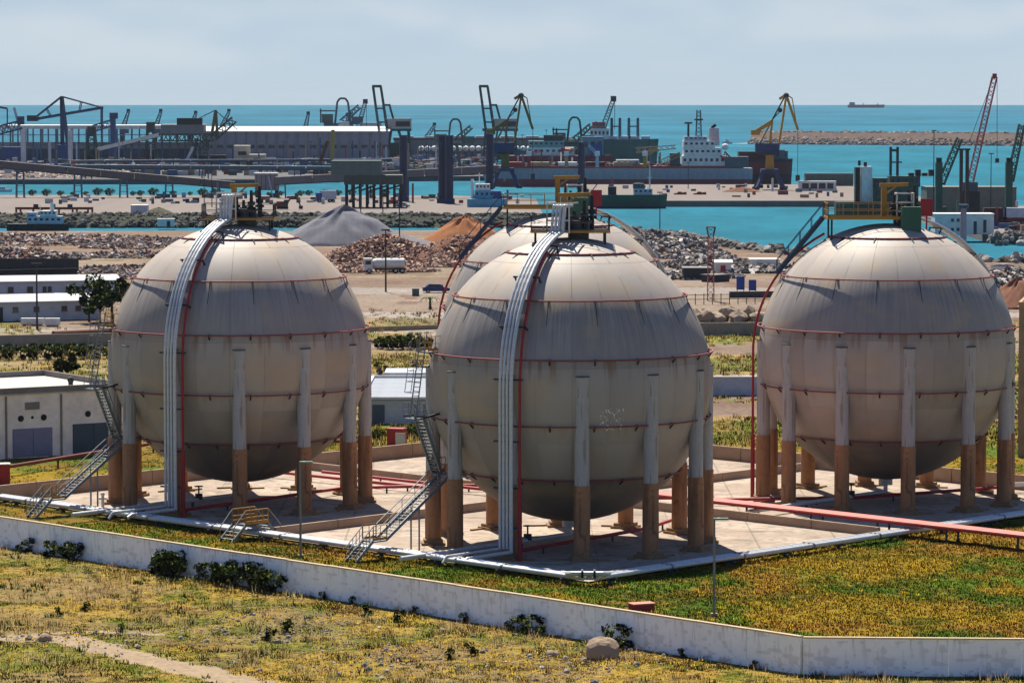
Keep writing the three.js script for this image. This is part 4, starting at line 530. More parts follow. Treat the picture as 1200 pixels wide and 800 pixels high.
{ // the cream warehouse
  const w = shed('warehouse', 'cream flat-roofed warehouse with grey-lilac doors beside the tank pad', [-58, -300.2], [-34.5, -315.2], 17, 5.6, { wall: P.cream, roof: paint('#c2bdb6'), parapet: 0.5, trim: P.concreteGrey, category: 'warehouse', openings: [['door', 10.7, 15.2, 0.1, 2.5, P.lilac], ['door', 16.8, 20.6, 0.1, 2.6, P.lilac], ['door', 22.6, 26.6, 0.1, 2.75, P.slate], ['vent', 18, 19.4, 4.25, 4.9, P.roofGrey], ['vent', 12.6, 14, 4.25, 4.9, P.roofGrey]] });
  for (const [t, y, r] of [[17.6, 3.5, 0.28], [19.8, 3.5, 0.28], [18.7, 3.55, 0.13], [24.1, 3.6, 0.28], [14.4, 3.5, 0.28]]) { const a = w.at(t, y, 0.05), b = w.at(t, y, -0.05); B().rod(a, b, r, r, 14).build('round_vent', P.black, w.g); }
  for (const t of [16.1, 21.4]) { w.span(B(), t, t + 0.16, 0, 5.5, -0.12, 0).build('downpipe', P.concreteGrey, w.g); }
  for (const [t, b] of [[18, 6], [23.4, 2]]) { const a = w.at(t, 5.72, b); B().rod(a, [a[0], a[1] + 0.7, a[2]], 0.22, 0.22, 10).ball([a[0], a[1] + 0.8, a[2]], 0.32, 8).build('roof_vent', P.dark, w.g); }
}
shed('storage_block', 'pale bluish storage block behind the red kiosk', [-14.55, -341.71], [-6.61, -341.71], 26, 2.3, { wall: P.bluish, roof: paint('#8e97a6'), parapet: 0.25, trim: P.white, openings: [['door', 1, 2.2, 0.1, 1.9, P.slate]] });
{ const s = shed('pump_house', 'white rooftop house with dark pipe on the bluish storage block', [-13.22, -369.49], [-7.86, -369.49], 6, 2.7, { y: 0, wall: P.white, roof: P.bluish, openings: [['window', 1, 1.7, 1.6, 2.2, P.slate]] }); const a = s.at(-0.6, 0, -0.3); B().rod(a, [a[0], 3.4, a[2]], 0.16, 0.16, 8).build('downpipe', P.dark, s.g); }
shed('end_building', 'tall plain grey-brown concrete building at the far end of the red-piped tank', [44.55, -310.29], [51.59, -308.84], 18, 13.2, { wall: P.sandStone, roof: P.tan, parapet: 0.4, trim: P.tan });
{ // white wall in the gap between tanks
  const g = thing('garden_wall', 'long pale blue-white wall in the grass between the pad and the sandy ground', 'wall', [9.04, 0, -373.68]), a = [-3.61, 0, -373.68], b = [37.15, 0, -374.74]; for (let i = 0; i < 12; i++) B().bar([mix(a[0], b[0], i / 12) + 0.01, 0.95, mix(a[2], b[2], i / 12)], [mix(a[0], b[0], (i + 1) / 12) - 0.01, 0.95, mix(a[2], b[2], (i + 1) / 12)], 0.3, 1.9).build('wall_panel', P.bluish, g); B().bar([a[0], 1.98, a[2]], [b[0], 1.98, b[2]], 0.5, 0.14).build('coping', P.white, g); }
function lowWall(label, p, q, h, mat, n = 10, th = 0.4) { const g = thing('low_wall', label, 'wall', [p[0], 0, p[2]], 'concrete walls in the dockland'); g.userData.kind = 'thing'; for (let i = 0; i < n; i++) B().bar([mix(p[0], q[0], i / n) + 0.01, h / 2, mix(p[2], q[2], i / n)], [mix(p[0], q[0], (i + 1) / n) - 0.01, h / 2, mix(p[2], q[2], (i + 1) / n)], th, h).build('wall_panel', mat, g); }
lowWall('grey concrete wall behind the hedge beyond the warehouse', [-70.34, 0, -441.12], [-48.77, 0, -448.61], 1.7, P.concreteGrey, 12);
lowWall('grey concrete retaining wall under the row of boulders', [11.26, 0, -466.01], [40.81, 0, -469.32], 1.7, P.concreteGrey, 12);
lowWall('dark low wall along the sand near the blue panels', [34.08, 0, -553.81], [48.32, 0, -556.14], 1, P.dark, 6);
lowWall('dark corrugated fence of the scrapyard below the brown heap', [-99.4, 0, -624.3], [-76.51, 0, -624.3], 2.9, P.dark, 18, 0.2);
lowWall('long dark block fence with pale top beside the scrapyard track', [-93.27, 0, -585.65], [-73.36, 0, -596.2], 2.6, P.darker, 16, 0.3);
lowWall('sandy kerb wall beside the lorry road', [-19.55, 0, -476.08], [-4.67, 0, -483.04], 0.6, P.sandStone, 6);
shed('white_shed', 'long low white shed with pale roof, the one behind the parked vans', [-78.71, -493.86], [-58.35, -501.35], 10, 2.7, { wall: P.bluish, roof: paint('#b4b8be'), gable: 0.8, openings: [['window', 9, 9.8, 1.3, 2, P.glass], ['window', 12, 12.8, 1.3, 2, P.glass], ['window', 16, 16.8, 1.3, 2, P.glass], ['window', 18, 18.8, 1.3, 2, P.glass], ['door', 6.5, 7.6, 0, 2, P.dark]] });
shed('white_shed', 'long white shed with dark window pairs behind the trees', [-86.77, -544.69], [-61.23, -551.5], 9, 2.9, { wall: P.bluish, roof: paint('#aeb3ba'), gable: 0.7, openings: [['window', 9, 9.9, 1.2, 2.1, P.glass], ['window', 12, 12.9, 1.2, 2.1, P.glass], ['window', 14.4, 15, 1.2, 2.1, P.glass], ['window', 15.2, 15.8, 1.2, 2.1, P.glass], ['window', 18, 18.8, 1.2, 2.1, P.glass]] });
// vehicles
function wheels(g, list, r, w, along = [1, 0, 0]) { for (const c of list) { const t = B().rod([c[0], c[1], c[2] - w / 2], [c[0], c[1], c[2] + w / 2], r, r, 14).build('wheel', P.tyre, g); B().rod([c[0], c[1], c[2] - w / 2 - 0.02], [c[0], c[1], c[2] + w / 2 + 0.02], r * 0.55, r * 0.55, 10).build('rim', P.silver, t); } }
function profile(b, pts, z0, z1) { const p = pts.map((q) => new THREE.Vector2(...q)); const sh = new THREE.Shape(p), g = new THREE.ExtrudeGeometry(sh, { depth: z1 - z0, bevelEnabled: true, bevelSize: 0.05, bevelThickness: 0.05, bevelSegments: 2 }); return b.geometry(g, new THREE.Matrix4().makeTranslation(0, 0, z0)); }
function car(name, label, at, turn, mat, van) {
  const g = thing(name, label, van ? 'van' : 'car', [0, 0, 0]);
  if (van) { profile(B(), [[-2.4, 0.4], [2.4, 0.4], [2.45, 1.1], [2.0, 1.25], [1.4, 2.15], [-2.4, 2.2]], -0.9, 0.9).build('body', mat, g); B().box(1.72, 1.3, 0, 0.5, 0.55, 1.6).build('windscreen', P.glass, g); B().box(1.1, 1.35, 0.94, 0.8, 0.5, 0.06).build('side_window', P.glass, g); wheels(g, [[-1.6, 0.36, 0.85], [1.55, 0.36, 0.85], [-1.6, 0.36, -0.85], [1.55, 0.36, -0.85]], 0.36, 0.24); }
  else { profile(B(), [[-2.1, 0.35], [2.1, 0.35], [2.15, 0.75], [1.2, 0.9], [0.55, 1.4], [-1.1, 1.45], [-1.75, 0.98], [-2.12, 0.9]], -0.82, 0.82).build('body', mat, g); B().box(-0.3, 0.98, 0.86, 1.9, 0.34, 0.08).build('side_window', P.glass, g); B().box(0.92, 0.98, 0, 0.3, 0.34, 1.4).build('windscreen', P.glass, g); wheels(g, [[-1.35, 0.32, 0.78], [1.3, 0.32, 0.78], [-1.35, 0.32, -0.78], [1.3, 0.32, -0.78]], 0.32, 0.2); }
  g.position.set(...at); g.rotation.y = turn;
}
car('van', 'white van parked between the two white sheds', [-65.81, 0, -527.33], 0.15, P.silver, true);
car('car', 'white car parked by the trees next to the silver van', [-63.65, 0, -525.24], 0.4, P.white);
{ const a = [-66.28, 0, -488.39], g = thing('water_tank', 'longer white box tank against the low white shed', 'tank', a); B().box(a[0], 0.15, a[2], 3.2, 0.85, 1).build('body', P.white, g); B().box(a[0], 0, a[2], 2.6, 0.15, 0.8).build('skid', P.dark, g); }
{ const a = [-63.33, 0, -486.59], g = thing('water_tank', 'shorter white box tank beside the longer one', 'tank', a); B().box(a[0], 0.15, a[2], 2, 0.95, 1).build('body', P.white, g); B().box(a[0], 0, a[2], 1.6, 0.15, 0.8).build('skid', P.dark, g); }
car('pickup_car', 'dark blue car driving on the sandy lorry road', [-12.2, 0, -568.07], 0.1, P.navyBlue);
{ // white tank lorry
  const at = [-21.13, 0, -630.23], g = thing('tank_lorry', 'white tank lorry parked in front of the brown scrap heap', 'lorry');
  B().rod([-3.1, 1.75, 0], [1.9, 1.75, 0], 0.95, 0.95, 18).build('tank', P.white, g); B().ball([-3.1, 1.75, 0], 0.93, 12).build('tank_end', P.white, g); B().box(-0.5, 0.62, 0, 5.6, 0.25, 0.9).build('chassis', P.dark, g);
  const cab = B().box(-4.55, 0.6, 0, 1.5, 2.1, 2.1).build('cab', P.white, g); B().box(-4.6, 1.6, 1.06, 1.0, 0.7, 0.06).build('side_window', P.glass, cab); B().box(-5.32, 1.55, 0, 0.06, 0.8, 1.7).build('windscreen', P.glass, cab);
  wheels(g, [[-4.4, 0.48, 0.9], [-4.4, 0.48, -0.9], [0.3, 0.48, 0.9], [0.3, 0.48, -0.9], [1.5, 0.48, 0.9], [1.5, 0.48, -0.9]], 0.48, 0.3); for (const x of [-2, -0.4, 1]) B().rod([x, 2.65, 0], [x, 2.85, 0], 0.25, 0.25, 10).build('hatch', P.silver, g);
  g.position.set(...at); g.rotation.y = 0.12; }
// lamp masts of the dockland
function mast(label, at, h) { const g = thing('light_mast', label, 'mast', at, 'thin light masts'); const [x, y, z] = at; B().rod([x, y, z], [x, y + h, z], 0.16, 0.1, 7).build('pole', P.dark, g); B().box(x, y + h, z, 1.4, 0.25, 0.4).build('lamp_head', P.dark, g); }
mast('thin light mast on the road in front of the white tank lorry', [-20.38, 0, -570.52], 9.89);
mast('thin light mast on the grass in front of the low white shed', [-64.5, 0, -479.54], 8.77);
mast('thin light mast between the two brown heaps', [-23.14, 0, -727.01], 12.23);
{ const a = [-15.23, 0, -558.48], g = thing('skip_bin', 'small green bin beside the lorry road', 'bin', a); B().box(a[0], 0, a[2], 1.1, 1.1, 0.9).build('body', P.greyGreen, g); B().box(a[0], 1.1, a[2], 1.2, 0.1, 1).build('lid', P.dark, g); }
{ const a = [-59.92, 0, -461.13], b = [-53.13, 0, -466.01], g = thing('brown_pipe', 'thick brown pipe lying along the verge beyond the hedge', 'pipe', a); B().rod([a[0], 0.5, a[2]], [b[0], 0.5, b[2]], 0.55, 0.55, 14).build('pipe', P.rust, g); }
// heaps
function heap(label, at, rx, rz, h, mat, seed, flat = 1) { // a poured cone with slumped, gullied flanks
  const N = 72, K = 26, p = [], u = [], ix = []; for (let k = 0; k <= K; k++) for (let i = 0; i <= N; i++) { const t = i / N * 6.28319, r = k / K, rq = Math.sqrt(r * r + 0.012), a = 1 + 0.26 * (noise(Math.cos(t) * 1.6 + seed, Math.sin(t) * 1.6) - 0.5); const hh = h * Math.max(0, (1 - rq ** flat) * (1 + 0.22 * (noise(r * 4 + seed, Math.cos(t) * 4 + Math.sin(t) * 3) - 0.5)) + 0.05 * r * (noise(Math.cos(t) * 9 + seed, Math.sin(t) * 9) - 0.5) + 0.05 * r * (noise(Math.cos(t) * 22 + seed, Math.sin(t) * 22 + r * 5) - 0.5)); const x = Math.cos(t) * r * rx * a, z = Math.sin(t) * r * rz * a; p.push(x, hh - (k === K ? 0.4 : 0), z); u.push(x, z); }
  for (let k = 0; k < K; k++) for (let i = 0; i < N; i++) { const a = k * (N + 1) + i, c = a + N + 1; ix.push(a, a + 1, c, a + 1, c + 1, c); }
  const g = new THREE.BufferGeometry(); g.setAttribute('position', new THREE.Float32BufferAttribute(p, 3)); g.setAttribute('uv', new THREE.Float32BufferAttribute(u, 2)); g.setIndex(ix); g.computeVertexNormals(); const m = new THREE.Mesh(g, mat); m.name = numbered('material_heap'); m.position.set(...at); scene.add(m); return tag(m, label, 'heap');
}
const gravel = paint('#777882', 1, 0, mott1), orangeEarth = paint('#a4693e', 1, 0, mott1), brownChip = paint('#80543f', 1, 0, mott1);
heap('tall grey gravel heap, the highest of the heaps', [-35.52, 0, -751.73], 16, 11, 8.4, gravel, 3, 1.15);
heap('low tail of grey gravel spreading beside the tall heap', [-26.13, 0, -747.49], 11, 7, 3.2, gravel, 9);
heap('steep orange earth heap rising above the brown scrap timber', [-10.08, 0, -760.34], 10.5, 8, 6, orangeEarth, 5, 1.1);
heap('broad brown scrap timber mound behind the tank lorry', [-24.22, 0, -678.64], 13.5, 8, 5.2, brownChip, 7, 1.1);
heap('long brown scrap timber mound below the orange heap', [-9.09, 0, -685.66], 15, 9, 4.6, brownChip, 11, 1.2);
heap('low brown rubble mound on the scrapyard ground', [-95.41, 0, -682.13], 12, 6, 2.4, brownChip, 15, 1.1);
heap('brown earth mound next to the tall end building', [76.04, 0, -529.44], 6.5, 6, 4.6, paint('#8a5b45', 1, 0, mott1), 21, 1.2);
{ const rnd = randomizer(901), stick = B().box(0, -0.5, 0, 1, 1, 1).done(), mat = new THREE.MeshStandardMaterial({ roughness: 0.95 });
  const spread = (name, label, cat, n, areas, cols, size) => scatter(name, stick, mat, n, () => { const a = areas[Math.floor(rnd() * areas.length)], t = rnd() * 6.28, r = Math.sqrt(rnd()), k = 1 - r; const c = cols[Math.floor(rnd() * cols.length)], g = 0.6 + 0.8 * rnd(), s = size * (0.5 + rnd()); return { x: a[0] + Math.cos(t) * r * a[2], y: a[4] * (1 - r ** (a[5] || 1.1)) * 0.97 + s * 0.1 + 0.05, z: a[1] + Math.sin(t) * r * a[3], rx: (rnd() - 0.5) * 1.2, ry: rnd() * 6.28, rz: (rnd() - 0.5) * 1.2, s: [s * (0.6 + rnd() * 1.6), s * (0.12 + 0.3 * rnd()), s * (0.3 + 0.5 * rnd())], c: c.map((v) => v * g) }; }, label, cat);
  spread('scrap_timber', 'broken brown scrap timber heaped behind the tank lorry', 'scrap', 12000, [[-24.22, -678.64, 13.5, 8, 5.2], [-9.09, -685.66, 15, 9, 4.6], [-15.8, -655.16, 18, 5, 1.2], [-26.86, -636.29, 14, 4, 0.8]], [[0.33, 0.19, 0.13], [0.42, 0.27, 0.19], [0.22, 0.12, 0.09], [0.5, 0.36, 0.27], [0.12, 0.09, 0.08]], 0.52);
  spread('yard_scrap', 'mixed rusty scrap strewn over the yard by the creek', 'scrap', 7500, [[-95.41, -682.13, 14, 7, 2.4], [-98.42, -756.01, 26, 14, 0.6], [-84.81, -764.73, 22, 16, 0.8], [-72.66, -735.07, 18, 10, 0.9], [-72.77, -615.59, 20, 6, 0.7], [-69.07, -636.29, 16, 8, 0.9], [-70.54, -696.46, 20, 12, 0.7], [-108.19, -787.42, 26, 12, 0.5]], [[0.22, 0.15, 0.11], [0.15, 0.1, 0.08], [0.28, 0.2, 0.15], [0.09, 0.09, 0.1], [0.4, 0.36, 0.32], [0.2, 0.1, 0.09], [0.14, 0.15, 0.18]], 0.62);
  spread('shore_debris', 'dark rubble and rocks piled along the shore by the lattice tower', 'rubble', 6500, [[33.59, -696.46, 9, 14, 4.5], [30.13, -735.07, 9, 12, 3.5], [37.14, -655.16, 9, 10, 2.2], [28.22, -615.59, 12, 9, 0.8], [46.05, -636.29, 12, 8, 0.8], [83.74, -588.26, 9, 9, 3]], [[0.1, 0.1, 0.11], [0.2, 0.17, 0.15], [0.32, 0.29, 0.26], [0.45, 0.42, 0.38], [0.16, 0.11, 0.09], [0.06, 0.065, 0.07]], 0.8);
}
// boulders in a row over the retaining wall
for (const [x, z, s] of [[24.66, -495.71, 1.1], [26.19, -497.58, 1.1], [27.41, -495.71, 1.3], [28.85, -495.71, 1.2], [30.4, -497.58, 1.5], [31.72, -495.71, 1.4], [33.28, -497.58, 1.5], [34.59, -495.71, 1.3]]) { const m = new THREE.Mesh(shared.stone, paint('#a2917e', 0.95, 0, mott1)); m.name = numbered('boulder'); m.position.set(x, s * 0.4, z); m.scale.set(s, s * 0.85, s); m.rotation.set(x, z, 0); scene.add(m); tag(m, 'pale boulder in the row above the grey retaining wall', 'boulder', 'boulders in a row'); }
// lattice tower, blue panels, small huts by the water
{ const a = [30.76, 0, -546.95], g = thing('lattice_tower', 'slim grey lattice tower with a flared top by the water', 'tower', a); B().lattice([a[0], 0, a[2]], [a[0], 10, a[2]], 1.0, 0.8, 12, 0.11).build('shaft', P.pink, g); B().lattice([a[0], 10, a[2]], [a[0], 11.3, a[2]], 0.8, 1.3, 2, 0.12).build('head', P.dark, g); B().box(a[0], 11.3, a[2], 1.4, 0.15, 1.4).build('top_plate', P.dark, g); }
for (const [x, z, w, h] of [[36.27, -560.85, 1.3, 2.1], [38.01, -558.48, 1.2, 1.7]]) { const g = thing('blue_panel', w > 1.25 ? 'taller blue signboard standing on posts in the sand' : 'shorter blue signboard beside the taller one in the sand', 'signboard', [x, 0, z]); B().box(x, 0.9, z, w, h, 0.12).build('board', P.blue, g); for (const s of [-1, 1]) B().box(x + s * w * 0.4, 0, z - 0.1, 0.1, 0.95, 0.1).build('post', P.dark, g); }
shed('hut', 'small white hut with red mark beside the lattice tower', [36.18, -630.23], [39.07, -630.23], 4, 1.9, { wall: P.white, roof: P.white, gable: 0.4, openings: [['door', 1, 1.9, 0, 1.4, P.red]] });
shed('hut', 'low white house with small red window on the shore', [43.39, -642.46], [48.66, -642.46], 5, 1.8, { wall: P.white, roof: P.white, openings: [['window', 1.5, 2.1, 0.7, 1.2, P.red], ['window', 3.2, 3.8, 0.7, 1.2, P.red]] });
shed('dark_shed', 'dark low shed on the sand in front of the shore rubble', [29.44, -607.13], [34.13, -607.13], 5, 2, { wall: P.dark, roof: P.roofGrey });
shed('dark_shed', 'smaller dark shed right beside the lattice tower foot', [34.39, -598.9], [37.01, -601.62], 3, 1.2, { wall: P.dark, roof: P.concreteGrey });
{ const g = thing('pipe_fence', 'thin post and rail fence across the sand by the lattice tower', 'fence', [25.97, 0, -538.05]), a = [25.22, 0, -535.87], b = [39.61, 0, -538.05]; for (let i = 0; i <= 11; i++) B().box(mix(a[0], b[0], i / 11), 0, mix(a[2], b[2], i / 11), 0.12, 1.7, 0.12).build('post', P.dark, g); for (const y of [0.8, 1.5]) B().bar([a[0], y, a[2]], [b[0], y, b[2]], 0.08).build('rail', P.dark, g); }
// trees, hedges, palm
function tree(label, at, h, r, n, seed, mat, group) { const g = thing('tree', label, 'tree', at, group), rnd = randomizer(seed), w = B(), [x, y, z] = at; w.rod([x, y, z], [x, y + h * 0.5, z], h * 0.035, h * 0.022, 8); for (let i = 0; i < 5; i++) { const t = rnd() * 6.28; w.rod([x, y + h * (0.3 + rnd() * 0.2), z], [x + Math.cos(t) * r * 0.6, y + h * (0.6 + rnd() * 0.25), z + Math.sin(t) * r * 0.6], h * 0.016, h * 0.007, 6); } w.build('trunk', bark, g); const b = B(); leaves(b, rnd, [x, y + h * 0.62, z], [r, h * 0.42, r], n, 0.5); b.build('crown', mat, g); }
tree('dark bushy tree against the ends of the white sheds', [-59.37, 0, -495.71], 5.4, 2.7, 1100, 31, darkLeaf);
tree('broad dark tree between the white sheds and the warehouse-side tank', [-56.14, 0, -495.71], 6.6, 3.6, 1600, 32, darkLeaf);
tree('small dark tree in front of the taller dark trees', [-57.39, 0, -492.03], 4.2, 3, 1000, 33, darkLeaf);
tree('rounded dark green shrub tree on the dry grass behind the warehouse', [-49.99, 0, -396.12], 2.3, 1.35, 600, 34, leafMat);
for (let i = 0; i < 11; i++) { const [ax, az, bx, bz] = [-64.57, -424.12, -50.03, -426.87]; const c = bushKinds[i % 2].clone(); c.name = numbered('hedge_bush'); c.position.set(mix(ax, bx, i / 10), 0, mix(az, bz, i / 10)); c.scale.setScalar(1.5 + 0.5 * hash2(i, 4)); scene.add(c); tag(c, 'green hedge bush in the row below the grey concrete wall', 'bush', 'hedge behind the warehouse'); }
for (const [x, z, s] of [[-16.25, -442.6, 1.3], [-14.92, -441.12, 1.5], [-13.64, -441.12, 1.5], [-12.4, -442.6, 1.6], [-11.05, -439.65, 1.5], [-9.77, -439.65, 1.3]]) { const c = bushKinds[1].clone(); c.name = numbered('hedge_bush'); c.position.set(x, 0, z); c.scale.setScalar(s); scene.add(c); tag(c, 'bright green bush in the clump beyond the bluish storage block', 'bush', 'bushes beyond the storage block'); }
for (const [x, z, s] of [[-15.02, -403.39, 1.3], [-13.37, -400.94, 1], [-10.73, -403.39, 1.2], [-9.69, -400.94, 1]]) { const c = bushKinds[0].clone(); c.name = numbered('hedge_bush'); c.position.set(x, 0, z); c.scale.setScalar(s); scene.add(c); tag(c, 'low dark bush on the sand right behind the bluish storage block', 'bush', 'bushes on the sand'); }
for (const [x, z, s] of [[-9.55, -328.9, .8], [-8.73, -328.09, .9], [-7.96, -328.9, .8], [-12.33, -326.46, .8]]) { const c = bushKinds[1].clone(); c.name = numbered('hedge_bush'); c.position.set(x, 0, z); c.scale.setScalar(s); scene.add(c); tag(c, 'dark shrub at the foot of the bluish storage block by the red kiosk', 'bush', 'shrubs by the kiosk'); }
{ const a = [-12.17, 0, -525.24], g = thing('palm_tree', 'small palm tree with drooping fronds beside the lorry road', 'palm', a); B().rod(a, [a[0], 1.3, a[2]], 0.22, 0.16, 8).build('trunk', bark, g); for (let i = 0; i < 11; i++) { const t = i * 0.571 + 0.2, b = B(); let q = [a[0], 1.3, a[2]]; for (let k = 1; k <= 4; k++) { const d = k * 0.42, nq = [a[0] + Math.cos(t) * d, 1.3 + 0.75 * Math.sin(k * 0.62 + 0.35) * 0.9 - 0.1 * k, a[2] + Math.sin(t) * d]; b.bar(q, nq, 0.34 * (1 - k / 5), 0.04); q = nq; } b.build('frond', darkLeaf, g); } }

// ------------------------------------------------------------------ the harbour
const stuffRocks = (name, label, n, place) => scatter(name, shared.stone, shared.stoneMat, n, place, label, 'rocks');
{ const rnd = randomizer(404);
  const ridge = (pts, half, h0, h1) => { const i = Math.floor(rnd() * (pts.length - 1)), t = rnd(), [ax, az] = pts[i], [bx, bz] = pts[i + 1], L = Math.hypot(bx - ax, bz - az), o = (rnd() * 2 - 1), x = mix(ax, bx, t) - (bz - az) / L * o * half, z = mix(az, bz, t) + (bx - ax) / L * o * half; return { x, z, y: mix(h1, h0, Math.abs(o) ** 1.2) }; };
  const mound = (name, label, pts, half, h, mat) => { const g = B(); for (let i = 0; i + 1 < pts.length; i++) { const [ax, az] = pts[i], [bx, bz] = pts[i + 1], L = Math.hypot(bx - ax, bz - az), nx = -(bz - az) / L, nz = (bx - ax) / L, c = (p, o, y) => [p[0] + nx * o, y, p[1] + nz * o]; for (const [o0, y0, o1, y1] of [[-half, SEA - 1, -half * 0.35, h], [-half * 0.35, h, half * 0.35, h], [half * 0.35, h, half, SEA - 1]]) g.quad(c([ax, az], o0, y0), c([bx, bz], o0, y0), c([bx, bz], o1, y1), c([ax, az], o1, y1)); } const m = g.build(name, mat); kind(m, 'structure'); };
  const sandy = paint('#8a7468', 1, 0, mott20), farPts = [[178, -2590], [330, -2520], [520, -2420], [900, -2200]];
  mound('breakwater', '', farPts, 16, 3.4, sandy);
  stuffRocks('breakwater_rocks', 'pale armour rocks along the long outer breakwater', 9000, () => { const p = ridge(farPts, 15, SEA, 3.8), g = 0.14 + 0.36 * rnd() * rnd(), s = 0.6 + 1.0 * rnd(); return { x: p.x, y: p.y, z: p.z, rx: rnd() * 3, ry: rnd() * 6, s, c: [g, g * 0.84, g * 0.75] }; });
  const nearPts = [[-420, -1478], [-200, -1474], [-160, -1476]];
  mound('inner_breakwater', '', nearPts, 10, -1.5, sandy);
  stuffRocks('inner_breakwater_rocks', 'pale rocks of the inner breakwater under the sloping conveyor', 1500, () => { const p = ridge(nearPts, 10, SEA, -1.2), g = 0.28 + 0.4 * rnd(), s = 0.5 + 0.9 * rnd(); return { x: p.x, y: p.y, z: p.z, rx: rnd() * 3, ry: rnd() * 6, s, c: [g, g * 0.82, g * 0.7] }; });
  const bank = [[-330, -984], [-150, -984], [6, -986]];
  mound('creek_bank', '', bank, 12, -2.1, paint('#3a402e', 1));
  stuffRocks('creek_bank_rocks', 'dark green-grey rocks on the creek bank below the sandy quay', 3600, () => { const p = ridge(bank, 12, SEA, -1.9), g = 0.03 + 0.09 * rnd() * rnd() + (rnd() < 0.06 ? 0.12 : 0), s = 0.5 + 0.8 * rnd(); return { x: p.x, y: p.y, z: p.z, rx: rnd() * 3, ry: rnd() * 6, s, c: [g * 0.95, g, g * 0.85] }; });
  const shore = [[24, -823], [36, -790], [44, -742], [62, -690], [130, -655], [300, -645]];
  stuffRocks('shore_rocks', 'dark rocks along the water edge behind the lattice tower', 1600, () => { const p = ridge(shore, 5, SEA + 1, 0.6), g = 0.08 + 0.3 * rnd() * rnd(), s = 0.5 + 1.0 * rnd(); return { x: p.x, y: p.y, z: p.z, rx: rnd() * 3, ry: rnd() * 6, s, c: [g, g * 0.93, g * 0.85] }; });
  const east = [[118, -868], [300, -868]];
  stuffRocks('east_quay_rocks', 'grey rocks below the quay of the white house', 1200, () => { const p = ridge(east, 9, SEA, -2.4), g = 0.1 + 0.35 * rnd() * rnd(), s = 0.5 + 0.8 * rnd(); return { x: p.x, y: p.y, z: p.z, rx: rnd() * 3, ry: rnd() * 6, s, c: [g, g * 0.95, g * 0.9] }; });
}
// far wharf: sheds and silos
{ const s = shed('dock_warehouse', 'very long grey dock warehouse with a bright pale roof edge', [-161.77, -1850], [-64.8, -1850], 45, 15.16, { y: QUAY, wall: paint('#9498a6', 0.8), roof: P.white, gable: 2.3, eave: 1, category: 'warehouse' }); for (let i = 0; i < 18; i++) s.span(B(), 1 + i * s.L / 18, 1.7 + i * s.L / 18, 0, 14.71, -0.5, 0).build('column', P.roofGrey, s.g); for (let i = 0; i < 18; i++) s.span(B(), 2.4 + i * s.L / 18, (i + 1) * s.L / 18 + 0.2, 6.24, 8.02, -0.25, 0).build('window', P.glass, s.g); }
{ const g = thing('open_shed', 'long open-sided dock shed with pale roof behind the blue ship loaders', 'shed', [-214.5, QUAY, -1850]), x0 = -281.53, x1 = -162.66, h = 13.36; B().box((x0 + x1) / 2, h, -1868, x1 - x0, 1.9, 40).build('roof', P.white, g); for (let i = 0; i <= 15; i++) B().box(mix(x0, x1, i / 15), QUAY, -1886, 0.9, h - QUAY, 0.9).build('back_column', P.bluish, g); B().box((x0 + x1) / 2, QUAY, -1886.8, x1 - x0, (h - QUAY) * 0.55, 0.8).build('back_wall', P.bluish, g); for (let i = 0; i <= 30; i++) B().box(mix(x0, x1, i / 30), QUAY, -1849, 0.7, h - QUAY, 0.7).build('column', paint('#4d6f90'), g); for (const y of [10.25, 4.02]) B().bar([x0, y, -1849.6], [x1, y, -1849.6], 0.5).build('girt', P.bluish, g); B().box((x0 + x1) / 2, QUAY, -1852, x1 - x0, 6, 3).build('plinth_wall', P.slate, g); }
shed('roof_house', 'grey box house with pale roof above the open dock shed', [-181.73, -1835], [-159.57, -1835], 14, 5.31, { y: 10.42, wall: paint('#75797f'), roof: P.white });
for (const [x0, x1, yt, l] of [[-133.46, -126.07, 9.83, 'taller beige block silo house on the far wharf'], [-125.73, -117.98, 5.7, 'lower beige block beside the taller silo house']]) shed('silo_house', l, [x0, -1700 + (x0 > -130 ? 8 : 0)], [x1, -1700 + (x0 > -130 ? 8 : 0)], 9, yt, { y: QUAY, wall: paint('#c9bba0'), roof: P.white, openings: [['window', 2, 6, yt * 0.55, yt * 0.72, P.dark]] });
{ const g = thing('arcade_shed', 'long low blue-grey dock building behind the row of white tanks', 'building', [-18.45, QUAY, -1910]); const x0 = -63.67, x1 = 31.37; B().box((x0 + x1) / 2, QUAY, -1925, x1 - x0, 9.67, 20).build('wall', paint('#5b6f80'), g); B().box((x0 + x1) / 2, QUAY + 9.67, -1925, x1 - x0 + 1, 1.38, 22).build('roof', paint('#4b4347'), g); for (let i = 0; i < 7; i++) B().box(mix(x0, x1, (i + 0.5) / 7), QUAY + 11.05, -1920, 6.9, 0.9, 6).build('skylight', P.white, g); }
for (let i = 0; i < 22; i++) { const x = mix(-48.65, 22.95, i / 21), g = thing('storage_tank', 'small round-ended white tank in the row before the low dock building', 'tank', [x, QUAY, -1900], 'row of white tanks'); const y = 2.35; B().rod([x, y, -1906], [x, y, -1899], 1.5, 1.5, 14).ball([x, y, -1899], 1.45, 12).build('barrel', P.white, g); B().box(x, QUAY, -1901, 1.6, y - 1.2 - QUAY, 1).build('cradle', P.slate, g); }
